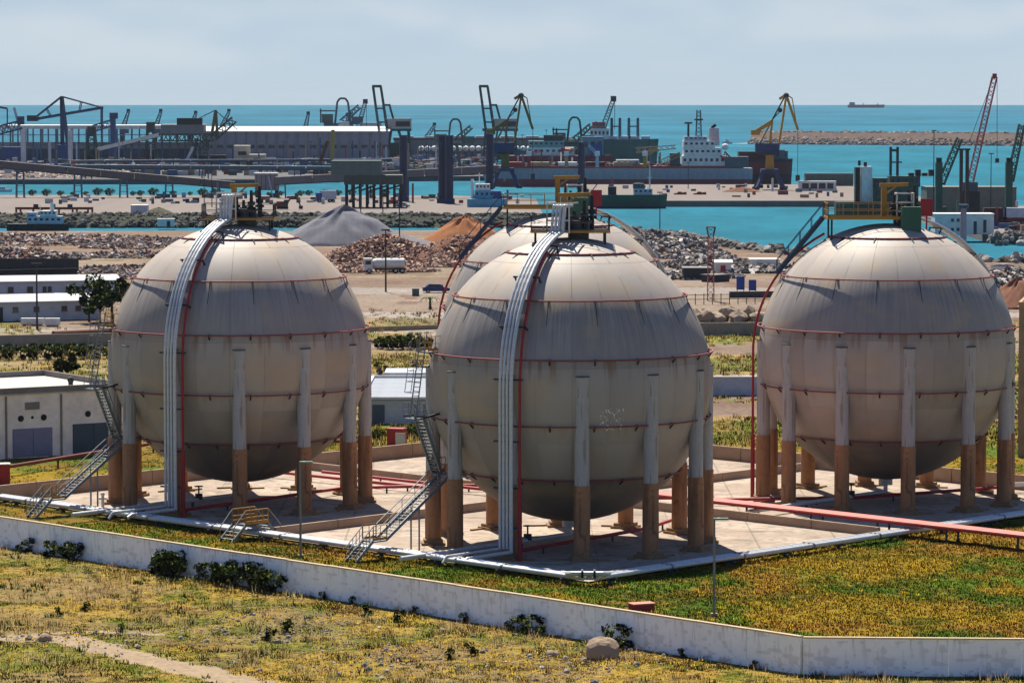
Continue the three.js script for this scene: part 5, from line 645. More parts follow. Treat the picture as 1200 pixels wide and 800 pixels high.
// conveyor galleries
function gallery(label, a, b, w, h, feet, floor, mat, roof) { const g = thing('conveyor_gallery', label, 'conveyor', [a[0], floor, a[2]]); const n = Math.max(4, Math.round(Math.hypot(b[0] - a[0], b[2] - a[2]) / 12)); const at = (t, dy = 0) => [mix(a[0], b[0], t), mix(a[1], b[1], t) + dy, mix(a[2], b[2], t)]; for (let i = 0; i < n; i++) B().bar(at(i / n + 0.002), at((i + 1) / n - 0.002), w, h).build('casing', mat, g); B().bar(at(0, h / 2 + 0.1), at(1, h / 2 + 0.1), w + 0.3, 0.18).build('roof', roof, g); B().bar(at(0, -h / 2 - 0.15), at(1, -h / 2 - 0.15), w * 0.8, 0.3).build('truss_beam', P.dark, g); for (const t of feet) { const p = at(t, -h / 2), q = B(); for (const s of [-1, 1]) for (const k of [-1, 1]) q.bar([p[0] + s * 1.3, floor, p[2] + k * 1.3], [p[0] + s * 1.1, p[1], p[2] + k * 1.1], 0.3); for (let y = floor + 2; y < p[1] - 0.5; y += 2) q.bar([p[0] - 1.25, y, p[2] + 1.25], [p[0] + 1.25, y, p[2] + 1.25], 0.2); q.build('trestle', P.slate, g); } }
gallery('long brown-grey conveyor gallery sloping down across the harbour water', [-183.62, 9.1, -1192], [-93.29, 1.07, -1192], 2.6, 2.1, [0.2, 0.415, 0.585, 0.755, 0.93], QUAY, paint('#57545a'), paint('#7b777a'));
gallery('level pale conveyor gallery on the far wharf above the water', [-179.33, 1.95, -1455], [-72.85, 1.25, -1455], 2.4, 1.3, [0.05, 0.25, 0.5, 0.75, 0.95], QUAY, paint('#55606a'), P.bluish);
gallery('grey conveyor gallery rising toward the navy steel legs', [-79.32, 2.68, -1185], [-4.28, 6.67, -1185], 3, 2.3, [0.03], QUAY, paint('#6b6a72'), paint('#8c8b92'));
gallery('thin dark pipe bridge above the pale conveyor', [-184.86, 3.19, -1500], [-50.54, 3.91, -1500], 1.2, 0.7, [0.1, 0.4, 0.7], QUAY, P.slate, P.bluish);
gallery('pale inclined conveyor between the two dark towers', [-205.83, 4.12, -1760], [-175.29, 11.3, -1760], 2, 1.7, [0.5], QUAY, P.white, P.white);
{ const g = thing('trestle_row', 'dark trestle columns under the grey conveyor gallery', 'trestle', [-42.26, -3, -1062.98]); for (let i = 0; i < 9; i++) { const x = mix(-50.85, -34.07, i / 8), h = 4.11 ; for (const z of [-1085, -1092]) B().bar([x, QUAY, z], [x, h, z], 0.6).build('column', P.darker, g); } for (let i = 0; i < 4; i++) B().bar([mix(-50.32, -37.22, i / 4), QUAY + 5, -1084.6], [mix(-49.27, -34.07, (i + 1) / 4), 3.85, -1084.6], 0.5).build('brace', P.darker, g); B().box(-42.46, 4.11, -1088, 17.78, 2.88, 12).build('hopper', paint('#3d4a47'), g); B().box(-47.7, 6.98, -1088, 15.16, 4.44, 12).build('screen_house', paint('#566868'), g); }
{ const a = [-82.83, -3, -1193.97], g = thing('gantry_house', 'grey gantry house with white roof standing on legs on the quay', 'building', a), d = -a[2]; B().box(a[0], QUAY + 2.4, a[2], 7.4, 5.4, 6).build('cabin', paint('#8b8a92'), g); B().box(a[0], QUAY + 7.8, a[2], 8, 0.5, 6.6).build('roof', P.white, g); for (const [x, z] of [[-3.3, -2.6], [3.3, -2.6], [-3.3, 2.6], [3.3, 2.6]]) B().box(a[0] + x, QUAY, a[2] + z, 0.5, 2.4, 0.5).build('leg', P.dark, g); for (let i = 0; i < 5; i++) B().box(a[0] - 3 + i * 1.5, QUAY + 2.6, a[2] + 3.05, 0.16, 5, 0.1).build('rib', P.dark, g); B().bar([a[0] + 1, QUAY + 7, a[2] + 3.2], [a[0] + 2.6, QUAY, a[2] + 6], 0.35).build('chute', P.bluish, g); }
// blue ship loaders
{ const g = thing('ship_loader', 'tall blue ship loader with peaked mast and slanted boom', 'ship loader', [-226.57, QUAY, -1790]);
  for (const z of [0, 6]) { const s = (p) => [p[0], p[1], p[2] - z]; B().bar(s([-227.63, 30.28, -1790]), s([-227.49, -2.81, -1790]), 1.1).bar(s([-227.63, 30.28, -1790]), s([-223.61, -2.81, -1790]), 1.1).bar(s([-227.4, 7.94, -1790]), s([-224.04, -2.81, -1790]), 0.7).build('mast', P.navyBlue, g); B().bar(s([-242.37, 18.69, -1790]), s([-207.02, 24.7, -1790]), 0.8, 1.3).build('boom', P.navyBlue, g); B().bar(s([-227.63, 30.28, -1790]), s([-240.2, 20.41, -1790]), 0.55).bar(s([-227.63, 30.28, -1790]), s([-207.45, 24.7, -1790]), 0.55).bar(s([-235.43, 24.27, -1790]), s([-233.31, 20.41, -1790]), 0.45).bar(s([-217.75, 27.71, -1790]), s([-218.65, 22.98, -1790]), 0.45).build('stay', P.navyBlue, g); B().bar(s([-207.45, 24.7, -1790]), s([-207.53, 14.39, -1790]), 0.6).build('drop_leg', P.navyBlue, g); }
  { const c = [-242.38, 17.83, -1790]; B().box(c[0], c[1], c[2] - 3, 5, 3, 7).build('counterweight', P.dark, g); } { const c = [-222.93, -2.77, -1788]; B().box(c[0], QUAY, c[2], 2.2, 16.37, 2.2).build('white_leg', P.white, g); } { const c = [-225.52, -2.77, -1788]; B().box(c[0] - 1, QUAY, c[2] - 4, 6, 9, 8).build('base_house', P.portBlue, g); } }
{ const g = thing('ship_loader', 'blue ship loader with a leaning pale leg and short truss boom', 'ship loader', [-249.38, QUAY, -1780]); B().bar([-249.94, 24.74, -1780], [-245.4, 8.08, -1780], 1.2).build('leaning_leg', P.bluish, g); { const c = [-245.5, -2.62, -1780]; B().box(c[0], QUAY, c[2], 2.3, 17.16, 2.3).build('white_leg', P.white, g); } B().lattice([-265.49, 11.5, -1780], [-246.6, 16.2, -1780], 4, 4, 8, 0.7).build('boom', P.navyBlue, g); { const c = [-246.6, 16.2, -1780]; B().box(c[0], c[1], c[2], 3, 4.2, 4).build('head', P.navyBlue, g); } B().bar([-261.06, 25.6, -1780], [-253.37, 24.31, -1780], 1).bar([-253.37, 24.31, -1780], [-253.47, 14.49, -1780], 0.6).build('drop_leg', P.navyBlue, g); B().box(-250.67, QUAY, -1784, 12, 8, 8).build('base_house', P.portBlue, g); }
{ const g = thing('transfer_tower', 'blue transfer tower with a short truss arm on the far wharf', 'tower', [-200.37, QUAY, -1780]); B().box(-200.37, QUAY, -1780, 2.6, 23.16, 2.6).build('shaft', P.portBlue, g); B().lattice([-210.66, 14.06, -1780], [-199.93, 17.48, -1780], 3, 3, 5, 0.6).build('arm', P.portBlue, g); B().box(-199.94, 19.19, -1780, 4, 3, 3).build('head', P.navyBlue, g); }
for (const [x, top, l] of [[-209.34, 15.48, 'dark conveyor tower at the low end of the pale inclined conveyor'], [-179.92, 17.6, 'dark conveyor tower at the high end of the pale inclined conveyor']]) { const g = thing('conveyor_tower', l, 'tower', [x, QUAY, -1765]); B().lattice([x, QUAY, -1765], [x, top, -1765], 5.5, 3, 7, 0.8).build('frame', P.craneGreen, g); B().box(x, top - 5, -1765, 4, 5, 4).build('drive_house', P.dark, g); B().box(x, QUAY, -1765, 6.5, 7, 5).build('base_house', P.darker, g); }
{ const g = thing('stacker', 'dark green bucket stacker with mast and stays on the far wharf', 'stacker', [-150.4, QUAY, -1720]); B().lattice([-171.32, 10.53, -1720], [-144.83, 10.53, -1720], 3.2, 3.2, 12, 0.7).build('boom', P.craneGreen, g); B().lattice([-144.83, 10.53, -1720], [-134.85, 19.21, -1720], 3.4, 3, 6, 0.7).build('tail_boom', P.craneGreen, g); for (const z of [0, 5]) B().bar([-146.07, 10.95, -1720].map((v, i) => i === 2 ? v - z : v), [-143.93, 23.75, -1720].map((v, i) => i === 2 ? v - z : v), 1).bar([-143.17, 10.95, -1720].map((v, i) => i === 2 ? v - z : v), [-143.93, 23.75, -1720].map((v, i) => i === 2 ? v - z : v), 0.9).build('mast', paint('#5c5f35'), g); B().bar([-143.93, 23.75, -1720], [-153.88, 18.8, -1720], 0.4).bar([-143.93, 23.75, -1720], [-133.22, 14.25, -1720], 0.4).build('stay', P.craneGreen, g); { const c = [-156.38, 16.73, -1720]; B().box(c[0], c[1], c[2], 12, 3.2, 6).build('counterweight', P.darker, g); } { const c = [-150.7, -1.45, -1720]; B().lattice([c[0], QUAY, c[2]], [c[0], 10.12, c[2]], 8, 5, 4, 1).build('portal', P.craneGreen, g); B().box(c[0] + 4, QUAY, c[2], 16, 5, 8).build('bogie', P.darker, g); } B().bar([-157.78, -0.96, -1716], [-154.43, 6.05, -1716], 1.3).build('chute', P.white, g); }
for (const [a, b, c, l] of [[[-212.09, 21.66, -1960], [-215.46, 11.78, -1960], 0, 'small dark jib crane behind the blue transfer tower'], [[-194.18, 21.66, -1960], [-197.55, 11.78, -1960], 0, 'small dark jib crane beside the dark conveyor tower'], [[-174.86, 20.72, -1960], [-178.22, 11.78, -1960], 0, 'small dark jib crane over the roof house'], [[-156.47, 21.66, -1960], [-161.24, 11.78, -1960], 0, 'small dark jib crane behind the green stacker'], [[-112.65, 20.25, -1960], [-114.57, 11.31, -1960], 0, 'single thin dark jib sticking up over the long warehouse roof'], [[-42.9, 14.13, -1960], [-48.57, 5.66, -1960], 0, 'short dark jib leaning over the low dock building']]) { const g = thing('jib_crane', l, 'crane', [b[0], QUAY, b[2]], 'small far jib cranes'); B().lattice(b, a, 2.4, 1.2, 7, 0.45).build('jib', P.slate, g); B().box(a[0], a[1], a[2], 1.8, 1.6, 1.4).build('jib_head', P.dark, g); B().box(b[0], QUAY, b[2], 2.6, b[1] - QUAY, 2.6).build('tower', P.dark, g); B().box(b[0] + 1, b[1] - 2, b[2], 5, 2.4, 3).build('cab', P.slate, g); }
// tall container cranes with raised booms
function containerCrane(label, tint) { const g = thing('container_crane', label, 'crane', [-62.52, QUAY, -1862], 'container cranes with raised booms');
  for (const z of [0, 1]) { const s = (p) => [p[0], p[1], p[2] - z * 14]; B().bar(s([-69.87, 13.68, -1862]), s([-71.26, -4.21, -1862]), 1.2).build('sea_leg', P.craneGreen, g); B().bar(s([-54.64, 13.23, -1862]), s([-53.33, -4.21, -1862]), 1.1).build('land_leg', P.craneGreen, g); B().bar(s([-63.6, 13.23, -1862]), s([-66.33, -4.21, -1862]), 0.9).bar(s([-60.02, 13.23, -1862]), s([-56.46, 1.16, -1862]), 0.9).build('brace', P.craneGreen, g); B().bar(s([-71.24, 2.95, -1862]), s([-53.32, 2.95, -1862]), 0.9).build('sill_beam', P.craneGreen, g); }
  B().bar([-72.95, 35.57, -1862], [-69.87, 12.79, -1862], 1.3).build('boom_girder', P.craneGreen, g); B().bar([-68.92, 35.57, -1862], [-65.39, 12.79, -1862], 1.3).build('boom_girder', P.craneGreen, g); B().bar([-73.39, 35.57, -1862], [-68.47, 35.57, -1862], 1.4).bar([-71.19, 23.96, -1862], [-67.16, 23.96, -1862], 0.8).bar([-70.31, 16.81, -1862], [-66.28, 16.81, -1862], 0.8).build('boom_tie', P.craneGreen, g);
  B().bar([-67.6, 25.75, -1862], [-65.84, 13.23, -1862], 1.1).bar([-64.46, 26.19, -1862], [-62.25, 18.15, -1862], 1.1).bar([-68.05, 25.75, -1862], [-64.02, 25.75, -1862], 1).build('apex_frame', P.craneGreen, g); B().bar([-71.66, 12.79, -1862], [-52.85, 12.79, -1862], 2.2, 1.4).build('trolley_girder', P.craneGreen, g);
  { const c = [-59.57, 13.68, -1862]; B().box(c[0], c[1], c[2] - 4, 13, 4.6, 9).build('machine_house', tint, g); B().box(c[0], c[1] + 4.6, c[2] - 4, 13.6, 0.5, 9.6).build('house_roof', P.bluish, g); B().box(c[0] + 2.2, c[1] + 0.9, c[2] + 0.55, 7.4, 2.6, 0.2).build('louvre', P.dark, g); } B().box(-62.52, QUAY, -1862, 9, 9, 7).build('lashing_house', P.green, g); return g; }
const cc = containerCrane('green container crane with raised boom beside the long warehouse', paint('#a9a7a3'));
copyOf(cc, [cc.position.x + 56.08, QUAY, -1862], 0, 'green container crane with raised boom behind the dark double-jib crane');
// double-jib portal cranes
function portalCrane(label, at, main, turn, group) { const g = thing('portal_crane', label, 'crane', [0, 0, 0], group), u = 0.31;
  const q = (x, y, z = 0) => [(x - 902) * u, (222 - y) * u, z]; // crane drawn in its own plane, in units of a third of a metre
  for (const [x, z] of [[-5, -5], [5, -5], [-5, 5], [5, 5]]) { B().bar([x, 0.6, z], [x * 0.45, 6.6, z * 0.45], 0.9).build('portal_leg', P.navyBlue, g); B().box(x, 0, z, 2, 0.9, 1.4).build('bogie', P.dark, g); }
  B().box(0, 6.2, 0, 6.5, 1.2, 6.5).build('portal_deck', P.navyBlue, g); B().rod([0, 7.4, 0], [0, 14.5, 0], 1.6, 1.3, 16).build('slewing_column', main, g); B().rod([0, 12.6, 0], [0, 13.4, 0], 3.3, 3.3, 18).build('turntable', P.dark, g); B().box(-1, 13.4, 0, 8.5, 3.4, 4.6).build('machine_house', P.navyBlue, g); B().box(4.4, 12, 1.5, 2, 2.4, 2).build('cab', P.slate, g);
  B().bar([0, 16.8, -1.3], q(905, 140, 0), 0.7).bar([0, 16.8, 1.3], q(905, 140, 0), 0.7).bar([-3.5, 16.8, 0], q(905, 140, 0), 0.6).build('gantry_frame', main, g);
  for (const z of [-0.9, 0.9]) B().bar([3, 14, z], q(921, 113, z * 0.4), 0.7, 0.9).build('main_jib', main, g); for (const t of [0.25, 0.5, 0.75]) B().bar([mix(3, q(921, 113)[0], t), mix(14, q(921, 113)[1], t), -0.8], [mix(3, q(921, 113)[0], t), mix(14, q(921, 113)[1], t), 0.8], 0.3).build('jib_brace', main, g);
  B().bar(q(913, 116), q(921, 111), 1.0).bar(q(921, 111), q(935, 152), 0.6, 0.9).bar(q(928, 115), q(934, 150), 0.35).bar(q(921, 111), q(928, 115), 0.4).build('fly_jib', main, g); B().bar(q(920, 112), q(905, 140), 0.5).bar(q(916, 128), q(905, 140), 0.35).build('tie_rod', P.dark, g);
  B().bar(q(905, 142), q(886, 154), 0.9, 1.4).build('balance_arm', main, g); B().box(q(885, 158)[0], q(885, 158)[1], 0, 3.2, 1.8, 3).build('counterweight', main, g); B().ball(q(921, 112), 1.1, 10).build('sheave_head', P.dark, g); B().ball(q(914, 129), 0.9, 8).build('rope_sheave', P.dark, g);
  B().rod(q(935, 152), q(935, 205), 0.1, 0.1, 5).build('hoist_rope', P.dark, g); B().box(q(935, 212)[0], q(935, 212)[1], 0, 1.5, 2.2, 1.4).build('grab', P.dark, g); g.position.set(...at); g.rotation.y = turn; return g; }
portalCrane('yellow double-jib portal crane on blue legs on the sandy pier', [93.77, -3, -1289.26], P.yellow, 0);
portalCrane('dark yellow double-jib portal crane behind the light blue tug', [-2.53, QUAY, -1310], paint('#6f5f24'), 0.05);
// grab unloaders with arched frames
function unloader(label, at, k, mat) { const g = thing('grab_unloader', label, 'crane', [0, 0, 0], 'arched grab unloaders'); for (const z of [-4, 4]) { B().bar([-4, 0, z], [-2.5, 14, z * 0.6], 0.9).bar([5, 0, z], [3, 14, z * 0.6], 0.9).build('portal_leg', mat, g); } B().box(0, 13, 0, 12, 1.6, 7).build('deck', mat, g); B().box(-4.5, 14.6, 0, 5, 4, 5).build('cab_house', P.greyGreen, g); B().bar([-1, 14.6, 0], [0, 24, 0], 0.9).bar([6, 14.6, 0], [4.8, 24, 0], 0.9).bar([0, 24, 0], [1.2, 25.6, 0], 0.9).bar([1.2, 25.6, 0], [3.6, 25.6, 0], 0.9).bar([3.6, 25.6, 0], [4.8, 24, 0], 0.9).build('arch', mat, g); B().lattice([2, 15, 0], [10, 22, 0], 2.4, 1.8, 6, 0.6).build('jib', mat, g); B().box(9, 14, 0, 5, 3.4, 4).build('hopper', mat, g); B().bar([-8, 20, 0], [-1, 20, 0], 0.6).bar([-7.5, 14.6, 0], [-7.5, 21, 0], 0.6).build('walkway', mat, g); g.position.set(...at); g.scale.setScalar(k); g.rotation.y = 0.1; }
unloader('grey-green grab unloader with arched frame above the pair of navy legs', [-27.13, QUAY, -1560], 0.92, P.greyGreen);
unloader('dark green grab unloader with arched frame above the single navy leg', [25.25, QUAY, -1560], 0.95, P.craneGreen);
unloader('dark blue grab unloader rising behind the long warehouse roof', [-98.55, QUAY, -2000], 1.25, P.slate);
{ const g = thing('yard_crane', 'small blue portal crane with pale cab behind the warehouse roof', 'crane', [-90.37, QUAY, -1990]); B().bar([-92.84, 20.54, -1990], [-86.65, 7.64, -1990], 1.1).bar([-90.44, 21.02, -1990], [-93.36, 7.64, -1990], 1).bar([-93.31, 20.54, -1990], [-89.96, 20.54, -1990], 1).build('frame', P.slate, g); { const c = [-94.31, 10.03, -1990]; B().box(c[0], c[1], c[2], 6, 6, 6).build('cab', P.white, g); B().box(c[0] + 15, c[1], c[2], 12, 5.5, 8).build('engine_house', P.bluish, g); B().box(c[0], QUAY, c[2], 6, c[1] - QUAY, 6).build('tower', P.slate, g); } }
for (const [a, b, l, m] of [[[-80.63, 27.32, -1950], [-84.9, 11.88, -1950], 'thin pale lattice jib standing behind the warehouse beside the container crane', P.slate], [[46.92, 29.25, -1640], [40.64, 11.93, -1640], 'grey lattice mobile crane boom above the docked grey ship', P.greyGreen]]) { const g = thing('mobile_crane', l, 'crane', [b[0], QUAY, b[2]]); B().lattice(b, a, 2.6, 1.6, 12, 0.42).build('boom', m, g); B().box(a[0], a[1] - 1.2, a[2], 2.6, 2.6, 1.6).build('boom_head', P.dark, g); B().box(b[0], b[1] - 2, b[2], 6, 4, 4).build('cab', m, g); B().box(b[0], QUAY, b[2], 4, b[1] - 2 - QUAY, 4).build('tower', m, g); B().rod([a[0] + 0.6, a[1], a[2]], [a[0] + 0.6, a[1] - 14, a[2]], 0.12).build('hoist_rope', P.dark, g); }
{ const g = thing('telescopic_crane', 'short brown telescopic crane in front of the long warehouse', 'crane', [-78.76, -3, -1486.98]); const d = 1480; B().bar([-80.15, 3.22, -1480], [-76.92, 12.11, -1480], 1.4).build('boom', P.rust, g); B().bar([-75.16, 4.64, -1480], [-74.76, 16.73, -1480], 1.5).build('mast', P.yellow, g); B().box(-80.08, QUAY, -1480, 6, 4, 4).build('body', P.rust, g); B().box(-75.43, QUAY, -1480, 3, 2.14, 3).build('base', P.yellow, g); }
// navy jack-up legs
for (const [x, top, z, l] of [[-35.28, 17.92, -1150, 'single navy steel jack-up leg beside the parked car on the quay'], [-22.25, 18.17, -1130, 'one navy steel jack-up leg of the close pair'], [-19.93, 18.17, -1126, 'one navy steel jack-up leg of the close pair'], [-7.41, 18.12, -1180, 'navy steel jack-up leg beside the light blue tug'], [25.44, 13.59, -1300, 'navy blue jack-up leg rising behind the back corner tank']]) { const g = thing('jackup_leg', l, 'steel leg', [x, SEA, z], 'navy jack-up legs'); B().rod([x, SEA - 1, z], [x, top, z], 1.28, 1.28, 16).build('tube', M.navy, g); B().rod([x, top, z], [x, top + 0.5, z], 1.4, 1.4, 16).build('collar', P.navyBlue, g); B().box(x, QUAY, z, 3.4, 1.6, 3.4).build('guide', P.navyBlue, g); }
// ships
function hull(g, name, x0, x1, z, beam, deck, mat, bow = 1, keel = SEA - 2, from = 0, to = 1) { // lofted hull between two heights; the bow points to the right when bow is 1
  const b = B(), N = 22, st = (i) => { const t = i / N, f = bow > 0 ? t : 1 - t, w = beam / 2 * (f > 0.72 ? Math.max(0.02, 1 - ((f - 0.72) / 0.28) ** 2) : f < 0.08 ? 0.75 + f * 3.1 : 1), sheer = f > 0.7 ? (f - 0.7) ** 2 * 0.12 * Math.abs(x1 - x0) * 0.35 : 0, top = deck + sheer; const rake = f > 0.85 ? (f - 0.85) * (x1 - x0) * 0.18 * bow : 0; const lo = mix(keel, top, from), hi = mix(keel, top, to), sc = (y) => 0.72 + 0.28 * clamp((y - keel) / (top - keel)); const rk = (y) => rake * clamp((y - keel) / (top - keel)); return { lo, hi, x: mix(x0, x1, t), wl: w * sc(lo), wh: w * sc(hi), rl: rk(lo), rh: rk(hi) }; };
  for (let i = 0; i < N; i++) { const a = st(i), c = st(i + 1); for (const s of [1, -1]) b.quad([a.x + a.rl, a.lo, z + s * a.wl], [c.x + c.rl, c.lo, z + s * c.wl], [c.x + c.rh, c.hi, z + s * c.wh], [a.x + a.rh, a.hi, z + s * a.wh]); if (to === 1) b.quad([a.x + a.rh, a.hi - 0.02, z + a.wh], [c.x + c.rh, c.hi - 0.02, z + c.wh], [c.x + c.rh, c.hi - 0.02, z - c.wh], [a.x + a.rh, a.hi - 0.02, z - a.wh]); } { const e = st(bow > 0 ? 0 : N); b.quad([e.x, e.lo, z - e.wl], [e.x, e.lo, z + e.wl], [e.x, e.hi, z + e.wh], [e.x, e.hi, z - e.wh]); } return b.build(name, mat, g);
}
function deckhouse(g, x, y, z, w, h, d, mat, n) { const m = B().box(x, y, z, w, h, d).build('deckhouse', mat, g); for (let i = 0; i < n; i++) B().box(x - w / 2 + (i + 0.5) * w / n, y + h * 0.45, z + d / 2 + 0.04, w / n * 0.5, h * 0.3, 0.1).build('window', P.glass, m); return m; }
{ const d = 1409, g = thing('bulk_carrier', 'long bulk carrier with red deck edge, grey side and white superstructure at the pier', 'ship', [40.84, SEA, -1409]), x0 = -9.53, x1 = 95.3, dk = 3.24;
  hull(g, 'hull', x0, x1, -1409, 17, dk - 0.9, paint('#aeaab6'), -1, SEA - 3); hull(g, 'boot_stripe', x0, x1, -1409, 17.3, dk - 0.9, paint('#97484f'), -1, SEA - 3, 0, 0.58); B().box((x0 + x1) / 2, dk - 0.9, -1409, (x1 - x0) * 0.93, 0.9, 15).build('deck_edge', paint('#a5423f'), g); B().box((x0 + x1) / 2 - 14, dk, -1409, 52, 0.7, 10).build('hatch_cover', P.tan, g);
  for (let i = 0; i < 5; i++) B().box(0 + i * 11, dk, -1406, 7.5, 1.5, 8).build('hatch', [P.red, P.tan, P.white, P.maroon, P.tan][i], g);
  deckhouse(g, 75.9, dk, -1409, 17, 4, 13, P.white, 8); deckhouse(g, 75.56, dk + 4, -1409, 15, 3, 11, P.white, 7); deckhouse(g, 74.2, dk + 7, -1409, 12.5, 3, 10, P.white, 6); deckhouse(g, 72.84, dk + 10, -1409, 9, 1.6, 8, P.bluish, 5);
  B().rod([80.32, dk + 8, -1409], [80.32, 18.14, -1409], 2.3, 1.9, 14).build('funnel', paint('#c9b4bb'), g); B().bar([79.3, 18.14, -1409], [81, 19.49, -1409], 1.1).build('exhaust', P.black, g); B().lattice([74.2, dk + 11, -1409], [74.2, 25.24, -1409], 2.2, 1.4, 7, 0.35).bar([72.49, 21.52, -1409], [75.9, 21.52, -1409], 0.6).build('mast', P.dark, g); B().rod([70.11, dk + 8, -1409], [70.11, 19.83, -1409], 0.5, 0.4, 8).box(70.11, 19.83, -1409, 3, 0.7, 2).build('aft_mast', P.dark, g);
  for (const [a, b] of [[[58.84, 4.67, -1405], [66.95, 8.05, -1405]], [[49.03, 9.4, -1405], [64.91, 10.75, -1405]]]) B().lattice(a, b, 1.8, 1.4, 7, 0.35).build('cargo_boom', P.tan, g); B().lattice([83.4, 8.09, -1403], [88.49, 3.03, -1403], 2.4, 2.2, 5, 0.5).build('gangway', P.red, g); { const c = [84.4, 10.78, -1403]; B().ball(c, 1.4, 10).build('radome', P.white, g); } deckhouse(g, 45.95, dk, -1409, 9, 2.4, 9, P.bluish, 4); deckhouse(g, 64.67, dk, -1408, 4, 5, 6, P.slate, 1); deckhouse(g, 89.17, dk - 0.5, -1405, 9, 4.2, 8, P.hullGrey, 0); }
{ const g = thing('cargo_ship', 'grey-green cargo ship with paired derrick posts behind the bulk carrier', 'ship', [49.52, SEA, -1640]), dk = 10.75; hull(g, 'hull', 19.02, 66.55, -1640, 15, dk, P.greyGreen, 1); for (const x of [46.15, 49.92, 54.07, 58.23]) B().rod([x, dk, -1640], [x, 20.59, -1640], 0.75, 0.6, 8).build('derrick_post', P.slate, g); for (const [a, b] of [[45.95, 49.92], [53.88, 58.23]]) B().bar([a, 16.65, -1640], [b, 16.65, -1640], 0.6).build('cross_tree', P.slate, g); deckhouse(g, 40.41, dk, -1640, 9, 5, 10, P.white, 5); deckhouse(g, 40.01, dk + 5, -1640, 6, 3, 8, P.pink, 4); for (let i = 0; i < 4; i++) B().box(46.75 + i * 5, dk, -1640, 4, 1.4, 9).build('hatch', P.bluish, g); B().rod([38.82, dk + 6, -1640], [38.82, 19.02, -1640], 0.4).build('mast', P.dark, g); }
{ const g = thing('dock_ship', 'white and teal ship with red lifeboat moored behind the bulk carrier', 'ship', [19.93, SEA, -1500]), dk = 5.71; hull(g, 'hull', -1.45, 41.67, -1500, 14, dk, paint('#8f2f34'), 1); deckhouse(g, 16.3, dk, -1500, 20, 3.4, 10, P.white, 8); deckhouse(g, 14.49, dk + 3.4, -1500, 15, 2.8, 9, paint('#7fa3a6'), 7); deckhouse(g, 17.39, dk + 6.2, -1500, 8, 2.4, 8, P.dark, 4); B().rod([20.65, dk + 2, -1494], [24.64, dk + 2, -1494], 1.3, 1, 10).build('lifeboat', P.red, g); B().rod([18.84, dk + 7, -1500], [18.84, 17.24, -1500], 0.5, 0.3, 8).build('mast', P.dark, g); deckhouse(g, 34.06, dk, -1500, 9, 8, 9, paint('#6f8ea0'), 3); B().box(35.51, dk, -1496, 5, 5, 4).build('winch_house', P.portBlue, g); }
{ const g = thing('red_ship', 'dark red hull with a low stern behind the yellow portal crane', 'ship', [102.61, SEA, -1440]); hull(g, 'hull', 87.66, 113.4, -1440, 14, 5.38, P.maroon, 1, SEA - 2); hull(g, 'boot_stripe', 87.66, 113.4, -1440, 14.2, 5.38, P.redHull, 1, SEA - 2, 0.5, 0.9); deckhouse(g, 97.4, 5.38, -1440, 11, 3, 9, P.maroon, 4); deckhouse(g, 107.83, 4.69, -1440, 8, 4, 8, P.slate, 3); }
{ const g = thing('trawler', 'dark green trawler with small wheelhouse moored at the end of the pier', 'boat', [35.8, SEA, -1140]), dk = -0.59; hull(g, 'hull', 20.93, 49.29, -1140, 7, dk, P.green, 1); hull(g, 'boot_stripe', 20.93, 49.29, -1140, 7.1, dk, M.navy, 1, SEA - 2, 0, 0.42); deckhouse(g, 42.13, dk, -1140, 6, 2, 4.4, P.bluish, 4); deckhouse(g, 40.76, dk + 2, -1140, 3.6, 1.6, 3.4, P.slate, 3); B().rod([44.34, dk, -1140], [44.34, 8.73, -1140], 0.3, 0.18, 8).bar([43.51, 4.89, -1140], [45.16, 4.89, -1140], 0.25).build('mast', P.white, g); deckhouse(g, 32.22, dk, -1140, 2.6, 2.6, 3, P.dark, 0); B().bar([24.78, dk, -1140], [27.54, dk + 3.5, -1140], 0.3).build('derrick', P.dark, g); }
{ const g = thing('tug', 'light blue tug with stepped wheelhouse at the sandy quay', 'boat', [-9.03, SEA, -1100]), dk = -0.51; hull(g, 'hull', -13.82, -1.59, -1092, 7, dk, P.lightBlue, 1); deckhouse(g, -8.5, dk, -1094, 6, 2.6, 5, P.lightBlue, 4); deckhouse(g, -9.03, dk + 2.6, -1094, 4.5, 2, 4, P.white, 4); B().rod([-12.22, dk, -1094], [-12.22, dk + 6, -1094], 0.5, 0.5, 10).build('funnel', P.white, g); B().rod([-10.1, dk + 4.6, -1094], [-10.1, dk + 8, -1094], 0.16).build('mast', P.white, g); deckhouse(g, -4.52, dk, -1093, 2.4, 2.4, 3, P.blue, 2); }
{ const g = thing('workboat', 'white workboat with dark hull moored in the creek below the brown frame', 'boat', [-122.44, SEA, -925]), dk = -2.02; hull(g, 'hull', -131.83, -116.19, -925, 6, dk, P.darker, 1); deckhouse(g, -122, dk, -925, 9, 2, 4.6, P.bluish, 6); deckhouse(g, -121.1, dk + 2, -925, 4.2, 1.4, 3.8, P.white, 4); deckhouse(g, -125.35, dk, -925, 2.4, 3, 3.4, P.bluish, 1); B().rod([-120.21, dk + 3.4, -925], [-120.21, dk + 5.4, -925], 0.6, 0.5, 10).build('funnel', P.white, g); B().rod([-123.34, dk + 2, -925], [-123.34, dk + 5, -925], 0.1).build('mast', P.white, g); }
